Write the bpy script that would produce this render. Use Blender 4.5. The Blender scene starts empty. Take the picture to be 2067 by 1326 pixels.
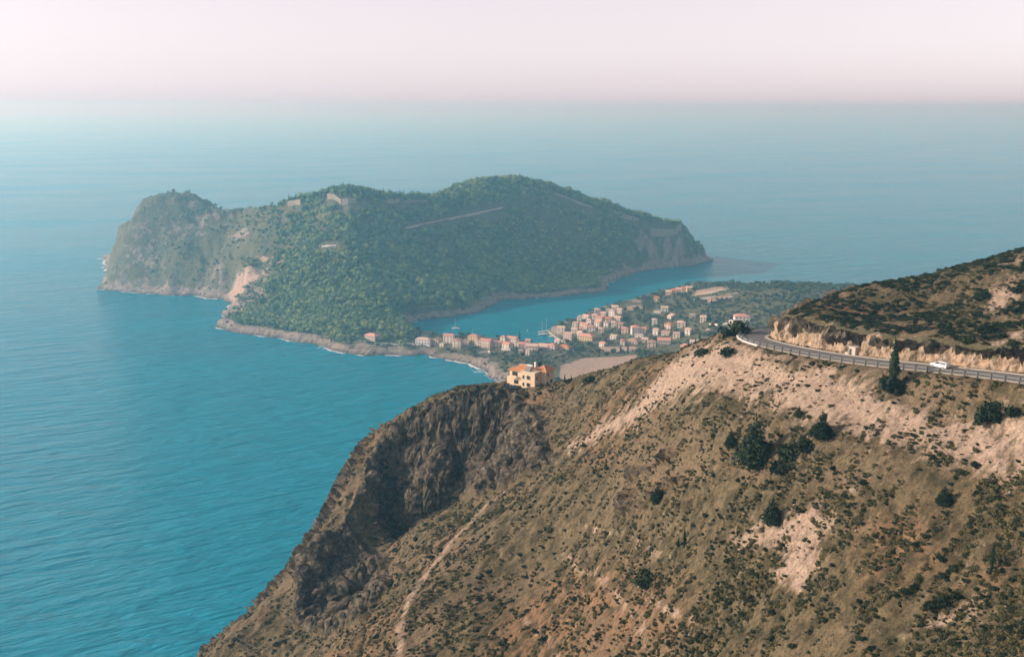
import bpy, bmesh, math, random
import numpy as np
from mathutils import Vector, Matrix

# ------------------------------------------------------------------ camera, sky, sun, exposure
SC = bpy.context.scene
COL = SC.collection
F_PX, W_PX, H_PX = 2000.0, 2067.0, 1326.0
PITCH = math.radians(12.63)
EYE = (0.0, 0.0, 300.0)
cam_d = bpy.data.cameras.new('camera')
cam_d.sensor_fit = 'HORIZONTAL'; cam_d.sensor_width = 36.0
cam_d.lens = 36.0 * F_PX / W_PX
cam_d.clip_start = 1.0; cam_d.clip_end = 120000.0
cam = bpy.data.objects.new('camera', cam_d); COL.objects.link(cam)
cam.location = EYE; cam.rotation_euler = (math.radians(90) - PITCH, 0, 0)
SC.camera = cam

SUN_AZ = math.radians(-93)      # 0 = straight ahead (+Y), negative = left
SUN_EL = math.radians(22)
world = bpy.data.worlds.new('World'); SC.world = world; world.use_nodes = True
wn = world.node_tree; wn.nodes.clear()
w_out = wn.nodes.new('ShaderNodeOutputWorld'); w_bg = wn.nodes.new('ShaderNodeBackground')
w_sky = wn.nodes.new('ShaderNodeTexSky'); w_sky.sky_type = 'NISHITA'
w_sky.sun_disc = False; w_sky.sun_elevation = SUN_EL; w_sky.sun_rotation = SUN_AZ
w_sky.air_density = 1.0; w_sky.dust_density = 1.2; w_sky.ozone_density = 1.0; w_sky.altitude = 0
w_hs = wn.nodes.new('ShaderNodeHueSaturation'); w_hs.inputs['Saturation'].default_value = 0.25
w_tc = wn.nodes.new('ShaderNodeTexCoord'); w_sx = wn.nodes.new('ShaderNodeSeparateXYZ')
wn.links.new(w_tc.outputs['Generated'], w_sx.inputs[0])
w_rp = wn.nodes.new('ShaderNodeValToRGB'); wn.links.new(w_sx.outputs[2], w_rp.inputs[0])   # sea-haze veil: pale pink low down, thinning overhead
for _k, (_p, _c) in enumerate([(0.0, (3.9, 3.55, 4.4, 1)), (0.025, (3.9, 3.35, 4.0, 1)), (0.07, (3.85, 3.1, 3.6, 1)), (0.16, (3.7, 2.9, 3.3, 1)), (0.45, (1.0, 0.85, 0.95, 1)), (1.0, (0.0, 0.0, 0.0, 1))]):
    _e = w_rp.color_ramp.elements[_k] if _k == 0 else (w_rp.color_ramp.elements[-1] if _k == 5 else w_rp.color_ramp.elements.new(_p))
    _e.position = _p; _e.color = _c
w_add = wn.nodes.new('ShaderNodeMix'); w_add.data_type = 'RGBA'; w_add.blend_type = 'ADD'; w_add.inputs[0].default_value = 1.0
wn.links.new(w_sky.outputs[0], w_hs.inputs['Color']); wn.links.new(w_hs.outputs[0], w_add.inputs[6]); wn.links.new(w_rp.outputs[0], w_add.inputs[7])
wn.links.new(w_add.outputs[2], w_bg.inputs[0]); wn.links.new(w_bg.outputs[0], w_out.inputs[0])
w_bg.inputs[1].default_value = 0.115

sun_d = bpy.data.lights.new('sun', 'SUN'); sun_d.energy = 4.9; sun_d.angle = math.radians(0.8)
sun_d.color = (1.0, 0.88, 0.755)
sun = bpy.data.objects.new('sun', sun_d); COL.objects.link(sun)
sdir = Vector((math.sin(SUN_AZ) * math.cos(SUN_EL), math.cos(SUN_AZ) * math.cos(SUN_EL), math.sin(SUN_EL)))
sun.rotation_euler = sdir.to_track_quat('Z', 'Y').to_euler()
sun.location = (0, 0, 800)

SC.view_settings.view_transform = 'Standard'; SC.view_settings.look = 'None'
SC.view_settings.gamma = 1.0; SC.view_settings.exposure = 0.0
SC.view_settings.use_curve_mapping = False
SC.render.engine = 'CYCLES'
SC.cycles.use_denoising = True
SC.cycles.max_bounces = 6; SC.cycles.diffuse_bounces = 2; SC.cycles.glossy_bounces = 2
SC.cycles.transmission_bounces = 2; SC.cycles.volume_bounces = 4; SC.cycles.transparent_max_bounces = 4
SC.cycles.caustics_reflective = False; SC.cycles.caustics_refractive = False

RNG = np.random.default_rng(7); random.seed(7)

# ------------------------------------------------------------------ helpers: tags, meshes
def tag(o, label=None, cat=None, group=None, kind=None):
    if label: o['label'] = label
    if cat: o['category'] = cat
    if group: o['group'] = group
    if kind: o['kind'] = kind
    return o

def empty(name, loc, rz=0.0):
    o = bpy.data.objects.new(name, None); COL.objects.link(o)
    o.location = loc; o.rotation_euler = (0, 0, rz); o.empty_display_size = 1.0
    return o

def link_mesh(name, me, parent=None, mat=None):
    o = bpy.data.objects.new(name, me); COL.objects.link(o)
    if parent is not None: o.parent = parent
    if mat is not None and len(me.materials) == 0: me.materials.append(mat)
    return o

class MB:
    """collects faces, then links them as one mesh object"""
    def __init__(self): self.v = []; self.f = []
    def add(self, vs, fs):
        n = len(self.v); self.v.extend([tuple(p) for p in vs]); self.f.extend([tuple(i + n for i in q) for q in fs]); return self
    def box(self, x0, x1, y0, y1, z0, z1):
        vs = [(x0,y0,z0),(x1,y0,z0),(x1,y1,z0),(x0,y1,z0),(x0,y0,z1),(x1,y0,z1),(x1,y1,z1),(x0,y1,z1)]
        return self.add(vs, [(3,2,1,0),(4,5,6,7),(0,1,5,4),(1,2,6,5),(2,3,7,6),(3,0,4,7)])
    def obox(self, c, ux, uy, uz):
        c, ux, uy, uz = map(Vector, (c, ux, uy, uz))
        vs = [c + sx*ux + sy*uy + sz*uz for sz in (-1,1) for sx, sy in ((-1,-1),(1,-1),(1,1),(-1,1))]
        return self.add(vs, [(3,2,1,0),(4,5,6,7),(0,1,5,4),(1,2,6,5),(2,3,7,6),(3,0,4,7)])
    def tube(self, a, b, r0, r1=None, n=8):
        r1 = r0 if r1 is None else r1
        a, b = Vector(a), Vector(b); d = (b - a).normalized()
        u = d.orthogonal().normalized(); w = d.cross(u)
        vs = []
        for p, r in ((a, r0), (b, r1)):
            for i in range(n):
                t = 2*math.pi*i/n; vs.append(p + u*(r*math.cos(t)) + w*(r*math.sin(t)))
        fs = [(i, (i+1) % n, n + (i+1) % n, n + i) for i in range(n)]
        fs += [tuple(range(n-1, -1, -1)), tuple(range(n, 2*n))]
        return self.add(vs, fs)
    def mesh(self, name, mat=None, smooth=False):
        me = bpy.data.meshes.new(name); me.from_pydata(self.v, [], self.f); me.update()
        if mat is not None: me.materials.append(mat)
        if smooth: me.polygons.foreach_set('use_smooth', [True]*len(me.polygons))
        return me
    def build(self, name, mat, parent=None, smooth=False):
        return link_mesh(name, self.mesh(name, mat, smooth), parent)

def np_mesh(name, V, Fq, mat=None, smooth=True, attrs=None):
    me = bpy.data.meshes.new(name)
    V = np.asarray(V, np.float32); Fq = np.asarray(Fq, np.int32); k = Fq.shape[1]
    me.vertices.add(len(V)); me.vertices.foreach_set('co', V.ravel())
    me.loops.add(Fq.size); me.loops.foreach_set('vertex_index', Fq.ravel())
    me.polygons.add(len(Fq)); me.polygons.foreach_set('loop_start', np.arange(0, Fq.size, k, dtype=np.int32))
    me.polygons.foreach_set('loop_total', np.full(len(Fq), k, np.int32))
    me.polygons.foreach_set('use_smooth', np.full(len(Fq), smooth, bool))
    me.update(calc_edges=True)
    for an, av in sorted((attrs or {}).items()):
        a = me.attributes.new(an, 'FLOAT', 'POINT'); a.data.foreach_set('value', np.asarray(av, np.float32).ravel())
    if mat is not None: me.materials.append(mat)
    return me

# ------------------------------------------------------------------ helpers: noise
PERM = np.random.default_rng(11).permutation(4096).astype(np.int64)
GR = np.random.default_rng(12).normal(size=(4096, 3)); GR /= np.linalg.norm(GR, axis=1)[:, None]
def _h(i, j, k): return PERM[(PERM[(PERM[i & 4095] + j) & 4095] + k) & 4095]
def noise3(x, y, z):
    x = np.asarray(x, float); y = np.asarray(y, float); z = np.asarray(z, float) + 0*x
    xi, yi, zi = np.floor(x).astype(np.int64), np.floor(y).astype(np.int64), np.floor(z).astype(np.int64)
    xf, yf, zf = x-xi, y-yi, z-zi
    fd = lambda t: t*t*t*(t*(t*6-15)+10)
    u, v, w = fd(xf), fd(yf), fd(zf); out = 0
    for a in (0, 1):
        for b in (0, 1):
            for c in (0, 1):
                g = GR[_h(xi+a, yi+b, zi+c)]
                d = g[..., 0]*(xf-a) + g[..., 1]*(yf-b) + g[..., 2]*(zf-c)
                out = out + d*(u if a else 1-u)*(v if b else 1-v)*(w if c else 1-w)
    return out*1.6
def noise2(x, y, s=0.0): return noise3(x, y, np.full(np.shape(x), 0.37 + s))
def fbm(x, y, sc, octv=4, s=0.0, gain=0.5):
    o = 0; a = 1.0; f = 1.0/sc
    for i in range(octv):
        o = o + a*noise2(x*f + 17.3*i, y*f - 9.1*i, s + 3.1*i); a *= gain; f *= 2.03
    return o
def ridged(x, y, sc, octv=4, s=0.0):
    o = 0; a = 1.0; f = 1.0/sc
    for i in range(octv):
        o = o + a*(1 - 2*np.abs(noise2(x*f + 5.3*i, y*f + 7.7*i, s + 2.3*i))); a *= 0.5; f *= 2.1
    return o
def sstep(a, b, x): t = np.clip((x-a)/(b-a), 0, 1); return t*t*(3-2*t)

# ------------------------------------------------------------------ helpers: survey points (bearing + depth or height -> world position)
CP, SP = math.cos(PITCH), math.sin(PITCH)
def ray(x, y):
    r = x - W_PX/2; u = H_PX/2 - y
    return np.array((r, F_PX*CP + u*SP, -F_PX*SP + u*CP))
def at(x, y, D=None, z=None):
    d = ray(x, y); t = D/d[1] if D is not None else (z - EYE[2])/d[2]
    return (d[0]*t, d[1]*t, EYE[2] + d[2]*t)
def shore(pts): return [at(x, y, z=0.0)[:2] for x, y in pts]

# ------------------------------------------------------------------ materials
def mat_new(name):
    m = bpy.data.materials.new(name); m.use_nodes = True
    nt = m.node_tree; bs = nt.nodes['Principled BSDF']
    return m, nt, bs
def nd(nt, t, **kw):
    n = nt.nodes.new(t)
    for k, v in kw.items(): setattr(n, k, v)
    return n
def mixc(nt, fac, a, b, mode='MIX'):
    n = nd(nt, 'ShaderNodeMix', data_type='RGBA', blend_type=mode)
    for s, v in ((0, fac), (6, a), (7, b)):
        if hasattr(v, 'is_output') or isinstance(v, bpy.types.NodeSocket): nt.links.new(v, n.inputs[s])
        elif s == 0: n.inputs[0].default_value = v
        else: n.inputs[s].default_value = (*v, 1) if len(v) == 3 else v
    return n.outputs[2]
def math_n(nt, op, a, b=None, clamp=False):
    n = nd(nt, 'ShaderNodeMath', operation=op, use_clamp=clamp)
    for i, v in enumerate((a, b)):
        if v is None: continue
        if isinstance(v, bpy.types.NodeSocket): nt.links.new(v, n.inputs[i])
        else: n.inputs[i].default_value = v
    return n.outputs[0]
def tex_noise(nt, scale, detail=4, rough=0.55, vec=None, dist=0.0):
    n = nd(nt, 'ShaderNodeTexNoise'); n.inputs['Scale'].default_value = scale
    n.inputs['Detail'].default_value = detail; n.inputs['Roughness'].default_value = rough
    n.inputs['Distortion'].default_value = dist
    if vec is not None: nt.links.new(vec, n.inputs['Vector'])
    return n.outputs['Fac']
def ramp(nt, fac, stops):
    n = nd(nt, 'ShaderNodeValToRGB'); nt.links.new(fac, n.inputs[0])
    e = n.color_ramp.elements
    while len(e) < len(stops): e.new(0.5)
    for el, (p, c) in zip(e, stops):
        el.position = p; el.color = (*c, 1) if len(c) == 3 else c
    return n.outputs[0]
def rng_map(nt, fac, a, b, c=0.0, d=1.0):
    n = nd(nt, 'ShaderNodeMapRange', interpolation_type='SMOOTHSTEP'); nt.links.new(fac, n.inputs[0])
    for i, v in zip((1, 2, 3, 4), (a, b, c, d)): n.inputs[i].default_value = v
    return n.outputs[0]
def attr(nt, name): n = nd(nt, 'ShaderNodeAttribute', attribute_name=name); return n.outputs['Fac']
def wpos(nt): return nd(nt, 'ShaderNodeNewGeometry').outputs['Position']
def bump(nt, bs, h, strength=0.5, dist=0.3):
    b = nd(nt, 'ShaderNodeBump'); b.inputs['Strength'].default_value = strength; b.inputs['Distance'].default_value = dist
    nt.links.new(h, b.inputs['Height']); nt.links.new(b.outputs[0], bs.inputs['Normal']); return b

def plain(name, col, rough=0.8, var=0.12, scale=1.5, metal=0.0, spec=0.3, obj_var=0.0):
    m, nt, bs = mat_new(name)
    f = tex_noise(nt, scale, 3, 0.6, wpos(nt))
    lo = tuple(c*(1-var) for c in col); hi = tuple(min(1, c*(1+var)) for c in col)
    c = mixc(nt, f, lo, hi)
    if obj_var > 0:
        r = nd(nt, 'ShaderNodeObjectInfo').outputs['Random']
        c = mixc(nt, 1.0, c, ramp(nt, r, [(0, (1-obj_var, 1-obj_var*0.9, 1-obj_var)), (1, (1+obj_var, 1+obj_var*0.8, 1+obj_var*0.6))]), 'MULTIPLY')
    nt.links.new(c, bs.inputs['Base Color'])
    bs.inputs['Roughness'].default_value = rough; bs.inputs['Metallic'].default_value = metal
    bs.inputs['Specular IOR Level'].default_value = spec
    return m

def foliage(name, dark, light, scale=0.6):
    m, nt, bs = mat_new(name)
    f = tex_noise(nt, scale, 3, 0.6, wpos(nt))
    c = mixc(nt, f, dark, light)
    r = nd(nt, 'ShaderNodeObjectInfo').outputs['Random']
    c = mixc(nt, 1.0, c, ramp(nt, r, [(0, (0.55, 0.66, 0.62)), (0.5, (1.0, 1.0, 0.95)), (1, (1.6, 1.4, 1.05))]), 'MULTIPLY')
    nt.links.new(c, bs.inputs['Base Color'])
    bs.inputs['Roughness'].default_value = 0.75; bs.inputs['Specular IOR Level'].default_value = 0.15
    return m

M = {}
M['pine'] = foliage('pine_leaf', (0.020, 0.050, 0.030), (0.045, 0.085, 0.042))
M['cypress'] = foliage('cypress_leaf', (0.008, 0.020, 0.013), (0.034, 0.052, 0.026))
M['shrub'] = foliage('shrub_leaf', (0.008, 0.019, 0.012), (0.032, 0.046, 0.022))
M['scrub'] = foliage('dry_scrub_leaf', (0.040, 0.045, 0.022), (0.155, 0.135, 0.072), 0.25)
M['olive'] = foliage('olive_leaf', (0.035, 0.065, 0.040), (0.075, 0.105, 0.060))
M['aleppo'] = foliage('aleppo_pine_leaf', (0.035, 0.095, 0.055), (0.29, 0.37, 0.16), 0.035)
M['bark'] = plain('bark', (0.09, 0.065, 0.045), 0.9)

def make_slope_mat():
    m, nt, bs = mat_new('dry_hillside')
    p = wpos(nt)
    vs = nd(nt, 'ShaderNodeMapping', vector_type='TEXTURE'); vs.inputs['Scale'].default_value = (1.7, 0.85, 1.0); vs.inputs['Rotation'].default_value = (0, 0, 0.66); nt.links.new(p, vs.inputs[0]); ps = vs.outputs[0]
    n1 = tex_noise(nt, 0.035, 4, 0.6, p); n2 = tex_noise(nt, 0.35, 5, 0.65, ps); n3 = tex_noise(nt, 2.2, 4, 0.7, p)
    grass = mixc(nt, rng_map(nt, n2, 0.35, 0.65), (0.075, 0.060, 0.033), (0.188, 0.141, 0.081))
    grass = mixc(nt, rng_map(nt, n1, 0.48, 0.62), grass, (0.20, 0.142, 0.088))
    grass = mixc(nt, math_n(nt, 'MULTIPLY', rng_map(nt, n3, 0.48, 0.62), 0.55), grass, (0.04, 0.043, 0.024))
    rust = mixc(nt, rng_map(nt, n2, 0.4, 0.6), (0.20, 0.098, 0.052), (0.29, 0.158, 0.088))
    c = mixc(nt, math_n(nt, 'MULTIPLY', attr(nt, 'rust'), rng_map(nt, n2, 0.38, 0.58)), grass, rust)
    scree = mixc(nt, rng_map(nt, n3, 0.35, 0.65), (0.33, 0.235, 0.172), (0.46, 0.332, 0.248))
    sm = math_n(nt, 'ADD', attr(nt, 'scree'), math_n(nt, 'MULTIPLY', math_n(nt, 'SUBTRACT', n2, 0.5), 1.6))
    c = mixc(nt, rng_map(nt, sm, 0.22, 0.66), c, scree)
    v = nd(nt, 'ShaderNodeMapping'); v.inputs['Scale'].default_value = (1, 1, 1.3); v.inputs['Rotation'].default_value = (0.25, 0.2, 0); nt.links.new(p, v.inputs[0])
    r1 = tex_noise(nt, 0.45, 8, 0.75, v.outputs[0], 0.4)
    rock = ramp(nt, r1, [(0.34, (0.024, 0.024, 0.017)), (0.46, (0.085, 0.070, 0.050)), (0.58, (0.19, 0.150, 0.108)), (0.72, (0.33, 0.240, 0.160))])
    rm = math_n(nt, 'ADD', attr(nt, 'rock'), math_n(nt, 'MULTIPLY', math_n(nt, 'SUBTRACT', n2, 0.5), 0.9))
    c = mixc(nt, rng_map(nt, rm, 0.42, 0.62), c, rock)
    n4 = tex_noise(nt, 1.0, 6, 0.78, ps, 0.3)
    c = mixc(nt, 1.0, c, ramp(nt, n4, [(0.33, (0.34, 0.36, 0.36)), (0.46, (0.85, 0.85, 0.85)), (0.60, (1.15, 1.13, 1.1)), (0.75, (1.5, 1.45, 1.38))]), 'MULTIPLY')
    nt.links.new(c, bs.inputs['Base Color'])
    bs.inputs['Roughness'].default_value = 0.95; bs.inputs['Specular IOR Level'].default_value = 0.1
    h = math_n(nt, 'ADD', math_n(nt, 'MULTIPLY', n2, 1.0), math_n(nt, 'MULTIPLY', n3, 0.35))
    h = math_n(nt, 'ADD', h, math_n(nt, 'MULTIPLY', math_n(nt, 'MULTIPLY', r1, attr(nt, 'rock')), 2.0))
    bump(nt, bs, h, 0.8, 0.6)
    return m
M['slope'] = make_slope_mat()

def make_far_mat():
    m, nt, bs = mat_new('coastal_hillside')
    p = wpos(nt)
    n1 = tex_noise(nt, 0.012, 5, 0.6, p); n2 = tex_noise(nt, 0.07, 5, 0.65, p); n3 = tex_noise(nt, 0.35, 4, 0.7, p)
    green = mixc(nt, n2, (0.06, 0.08, 0.045), (0.18, 0.175, 0.105))
    green = mixc(nt, math_n(nt, 'MULTIPLY', rng_map(nt, n3, 0.5, 0.65), 0.6), green, (0.30, 0.25, 0.175))
    v = nd(nt, 'ShaderNodeMapping'); v.inputs['Scale'].default_value = (1, 1, 0.3); nt.links.new(p, v.inputs[0])
    r1 = tex_noise(nt, 0.11, 7, 0.72, v.outputs[0], 0.5)
    rock = ramp(nt, r1, [(0.28, (0.13, 0.115, 0.10)), (0.5, (0.30, 0.255, 0.22)), (0.75, (0.44, 0.36, 0.31))])
    rm = math_n(nt, 'ADD', attr(nt, 'rock'), math_n(nt, 'MULTIPLY', math_n(nt, 'SUBTRACT', n2, 0.5), 1.4))
    c = mixc(nt, rng_map(nt, rm, 0.38, 0.62), green, rock)
    fld = mixc(nt, n3, (0.42, 0.31, 0.25), (0.52, 0.39, 0.31))
    sm = math_n(nt, 'ADD', attr(nt, 'scree'), math_n(nt, 'MULTIPLY', math_n(nt, 'SUBTRACT', n2, 0.5), 0.8))
    c = mixc(nt, rng_map(nt, sm, 0.42, 0.6), c, fld)
    wet = attr(nt, 'wet')
    c = mixc(nt, wet, c, (0.035, 0.035, 0.032))
    nt.links.new(c, bs.inputs['Base Color'])
    bs.inputs['Roughness'].default_value = 0.95; bs.inputs['Specular IOR Level'].default_value = 0.1
    bump(nt, bs, math_n(nt, 'ADD', n2, math_n(nt, 'MULTIPLY', math_n(nt, 'ADD', n3, r1), 0.5)), 0.9, 4.0)
    return m
M['far'] = make_far_mat()

def make_sea_mat():
    m, nt, bs = mat_new('sea_water')
    p = wpos(nt)
    def stretched(sx, sy, rot=0.15):
        v = nd(nt, 'ShaderNodeMapping', vector_type='TEXTURE'); v.inputs['Scale'].default_value = (1/sx, 1/sy, 1); v.inputs['Rotation'].default_value = (0, 0, rot)
        nt.links.new(p, v.inputs[0]); return v.outputs[0]
    swell = tex_noise(nt, 1.0, 4, 0.55, stretched(0.008, 0.035, 0.42))
    chop = tex_noise(nt, 1.0, 5, 0.65, stretched(0.07, 0.22, 0.5), 0.3)
    rip = tex_noise(nt, 1.0, 3, 0.6, stretched(0.6, 0.9, 0.3))
    big = tex_noise(nt, 0.0025, 4, 0.55, stretched(0.6, 1.3, 0.3))
    c = mixc(nt, big, (0.0, 0.240, 0.375), (0.0, 0.320, 0.460))
    nt.links.new(c, bs.inputs['Base Color'])
    bs.inputs['IOR'].default_value = 1.20; bs.inputs['Specular IOR Level'].default_value = 0.5
    nt.links.new(rng_map(nt, big, 0.35, 0.7, 0.12, 0.24), bs.inputs['Roughness'])
    mid = tex_noise(nt, 1.0, 3, 0.5, stretched(0.024, 0.090, 0.36), 0.4)
    h = math_n(nt, 'ADD', math_n(nt, 'ADD', math_n(nt, 'MULTIPLY', swell, 5.0), math_n(nt, 'MULTIPLY', mid, 4.2)), math_n(nt, 'MULTIPLY', chop, 2.0))
    h = math_n(nt, 'ADD', h, math_n(nt, 'MULTIPLY', rip, 0.25))
    bump(nt, bs, h, 1.0, 1.8)
    return m
M['sea'] = make_sea_mat()
M['foam'] = plain('sea_foam', (0.78, 0.80, 0.80), 0.8, 0.08, 0.5)
M['asphalt'] = plain('asphalt', (0.16, 0.148, 0.142), 0.85, 0.18, 0.7)
M['white_paint'] = plain('white_paint', (0.72, 0.70, 0.66), 0.7, 0.08)
M['concrete'] = plain('concrete', (0.50, 0.43, 0.355), 0.85, 0.12, 0.8)
M['steel'] = plain('galvanised_steel', (0.30, 0.29, 0.27), 0.5, 0.1, 2.0, 0.3)
M['dark_steel'] = plain('dark_steel', (0.12, 0.12, 0.11), 0.6, 0.1, 2.0, 0.3)
M['stone'] = plain('old_stone', (0.31, 0.265, 0.215), 0.9, 0.25, 0.25)
M['car_white'] = plain('white_car_paint', (0.80, 0.79, 0.78), 0.25, 0.02, 1, 0, 0.5)
M['glass'] = plain('dark_glass', (0.02, 0.022, 0.025), 0.12, 0.1, 1, 0, 0.5)
M['tyre'] = plain('tyre_rubber', (0.02, 0.02, 0.02), 0.85)
M['alloy'] = plain('wheel_alloy', (0.55, 0.55, 0.55), 0.4, 0.05, 1, 0.6)
M['tail'] = plain('red_lens', (0.45, 0.02, 0.02), 0.25)
M['black'] = plain('black_plastic', (0.02, 0.02, 0.02), 0.6)
M['ochre_wall'] = plain('ochre_render', (0.72, 0.53, 0.355), 0.9, 0.06, 0.4)
M['ochre_trim'] = plain('cream_trim', (0.74, 0.60, 0.44), 0.85, 0.05, 0.4)
M['white_wall'] = plain('white_render', (0.80, 0.76, 0.72), 0.9, 0.06, 0.2)
M['cream_wall'] = plain('cream_render', (0.75, 0.66, 0.56), 0.9, 0.06, 0.2)
M['peach_wall'] = plain('peach_render', (0.72, 0.56, 0.48), 0.9, 0.07, 0.2)
M['yellow_wall'] = plain('yellow_render', (0.68, 0.56, 0.33), 0.9, 0.07, 0.2)
M['stone_wall'] = plain('pink_stone_wall', (0.58, 0.49, 0.45), 0.92, 0.2, 0.3)
M['tile_red'] = plain('red_roof_tile', (0.60, 0.31, 0.25), 0.85, 0.2, 0.5, obj_var=0.15)
M['tile_pink'] = plain('faded_roof_tile', (0.66, 0.48, 0.40), 0.85, 0.2, 0.5, obj_var=0.1)
M['tile_orange'] = plain('orange_roof_tile', (0.55, 0.235, 0.105), 0.85, 0.16, 0.8)
M['tile_brown'] = plain('brown_roof_tile', (0.42, 0.30, 0.24), 0.85, 0.2, 0.5)
M['shutter'] = plain('dark_shutter', (0.055, 0.05, 0.045), 0.6)
M['pane'] = plain('window_pane', (0.03, 0.035, 0.04), 0.15, 0.1, 1, 0, 0.5)
M['hull'] = plain('boat_hull_white', (0.78, 0.77, 0.75), 0.4, 0.03)
M['hull_blue'] = plain('boat_hull_blue', (0.05, 0.09, 0.16), 0.4, 0.03)
M['wood'] = plain('varnished_wood', (0.25, 0.13, 0.06), 0.5)
M['panel'] = plain('solar_panel', (0.03, 0.05, 0.09), 0.15, 0.1, 1, 0, 0.6)
M['path'] = plain('pale_track', (0.48, 0.38, 0.31), 0.95, 0.12, 0.3)

# ------------------------------------------------------------------ terrain: survey of heights
COAST = shore([(200,583),(235,588),(290,592),(345,596),(400,598),(455,605),(468,612),(462,626),(440,632),(452,645),(430,660),(480,672),
               (540,681),(600,690),(640,698),(690,711),(740,718),(800,716),(860,716),(920,727),(955,738),(985,752),(1003,768)]) + \
        [(-22,1000),(-40,900),(-62,780),(-80,640),(-95,520),(-118,430),(-150,370),(-178,300),(-195,200),(-215,100),(-300,0),(-345,-300),(1700,-300),(1700,1250),
         (1000,1390),(700,1460),(540,1540),(430,1630)] + \
        shore([(1440,575),(1400,579),(1340,591),(1300,601),(1250,613),(1200,631),(1150,653),(1122,662),(1108,670),(1118,679),(1138,688),(1150,695),(1120,699),
               (1080,695),(1040,693),(1000,692),(960,690),(900,684),(850,674),(832,664),(838,653),(855,646),(900,641),(960,633),(985,621),(1010,607),
               (1080,603),(1150,597),(1220,588),(1230,571),(1290,550),(1340,543),(1400,537),(1437,527)]) + \
        [(395,2010),(320,2050),(150,2040),(0,2000),(-150,1930),(-300,1900),(-450,1930),(-600,1960),(-730,2000)] + \
        shore([(205,520),(220,531),(214,548),(212,562)])
COAST = np.array(COAST)

P3 = []   # (x, y, z)
def cD(*pts):
    for x, y, D in pts: P3.append(at(x, y, D=D))
def cZ(*pts):
    for x, y, z in pts: P3.append(at(x, y, z=z))
def cW(*pts): P3.extend(pts)
# peninsula crest
crest = [(250,470,1780),(280,420,1700),(310,401,1710),(345,396,1720),(390,409,1720),(430,428,1715),(480,433,1700),(530,427,1680),(580,414,1620),(620,404,1590),
         (680,391,1575),(740,389,1590),(790,396,1630),(830,401,1670),(880,398,1700),(930,386,1730),(980,371,1760),(1040,364,1785),(1090,373,1800),(1150,392,1820),
         (1220,416,1850),(1290,438,1875),(1350,453,1890),(1375,459,1895),(1410,493,1930)]
cD(*crest)
for x, y, D in crest[1::2]:
    q = at(x, y, D=D); e = 0.55 if x > 830 else 0.0
    P3.append((q[0]-e*70, q[1]+70*(1-e*0.3), q[2]*0.72)); P3.append((q[0]-e*150, q[1]+150*(1-e*0.3), q[2]*0.22))
cD((228,532,1690),(238,507,1725),(256,462,1765),(330,480,1665),(300,540,1640),(240,540,1655),(400,500,1650),(400,560,1600),(480,520,1590),(560,520,1540),(470,470,1660),(600,600,1400),(600,640,1330),(520,600,1440),
   (520,650,1345),(700,500,1490),(700,600,1360),(700,650,1280),(620,500,1505),(640,450,1545),(740,440,1545),(800,500,1530),(800,600,1420),(800,440,1610),(780,650,1300),
   (900,450,1650),(900,550,1530),(950,600,1470),(1000,480,1700),(1000,550,1600),(1100,420,1762),(1100,500,1730),(1100,570,1640),(1200,450,1812),(1200,520,1765),(1300,470,1850),(1300,520,1828))
# isthmus and village hillside
cZ((760,690,11),(820,695,10),(880,697,11),(940,697,9),(1000,702,8),(1050,703,7),(1110,706,7),(1160,700,5),(860,690,9),(960,712,6),(1040,725,12),(1000,740,9),
   (1120,690,2.5),(1140,672,3),(1180,664,8),(1180,686,9),(1220,650,12),(1240,630,12),(1210,636,9),(1260,680,16),(1300,670,19),(1330,630,18),(1340,600,12),(1390,588,22),
   (1280,700,17),(1340,695,24),(1400,690,30),(1370,660,27),(1420,630,33),(1450,600,38),(1498,652,46),(1450,660,40),(1540,660,52),(1560,620,56),(1480,577,46),(1540,574,50),
   (1600,578,55),(1680,585,60),(1750,588,64),(1850,590,75),(2000,590,90),(1100,740,18),(1180,735,18),(1180,765,24),(1270,725,20),(1270,750,27),(1340,720,28),(1060,765,20),(1400,715,38))
cW((520,1500,25),(700,1350,70),(900,1200,110),(1200,1100,140),(450,1550,15),(600,1000,110),(900,800,190),(300,950,60),(420,820,100),(150,850,40),(40,900,20),(60,780,40),(200,720,80),
   (350,600,135),(600,600,190),(0,640,55),(100,560,110),(-60,560,40),(-80,480,60),(250,430,180),(450,430,205),(20,450,130),(120,430,165),(900,400,270),(1500,600,300),(1300,0,300))
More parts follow.
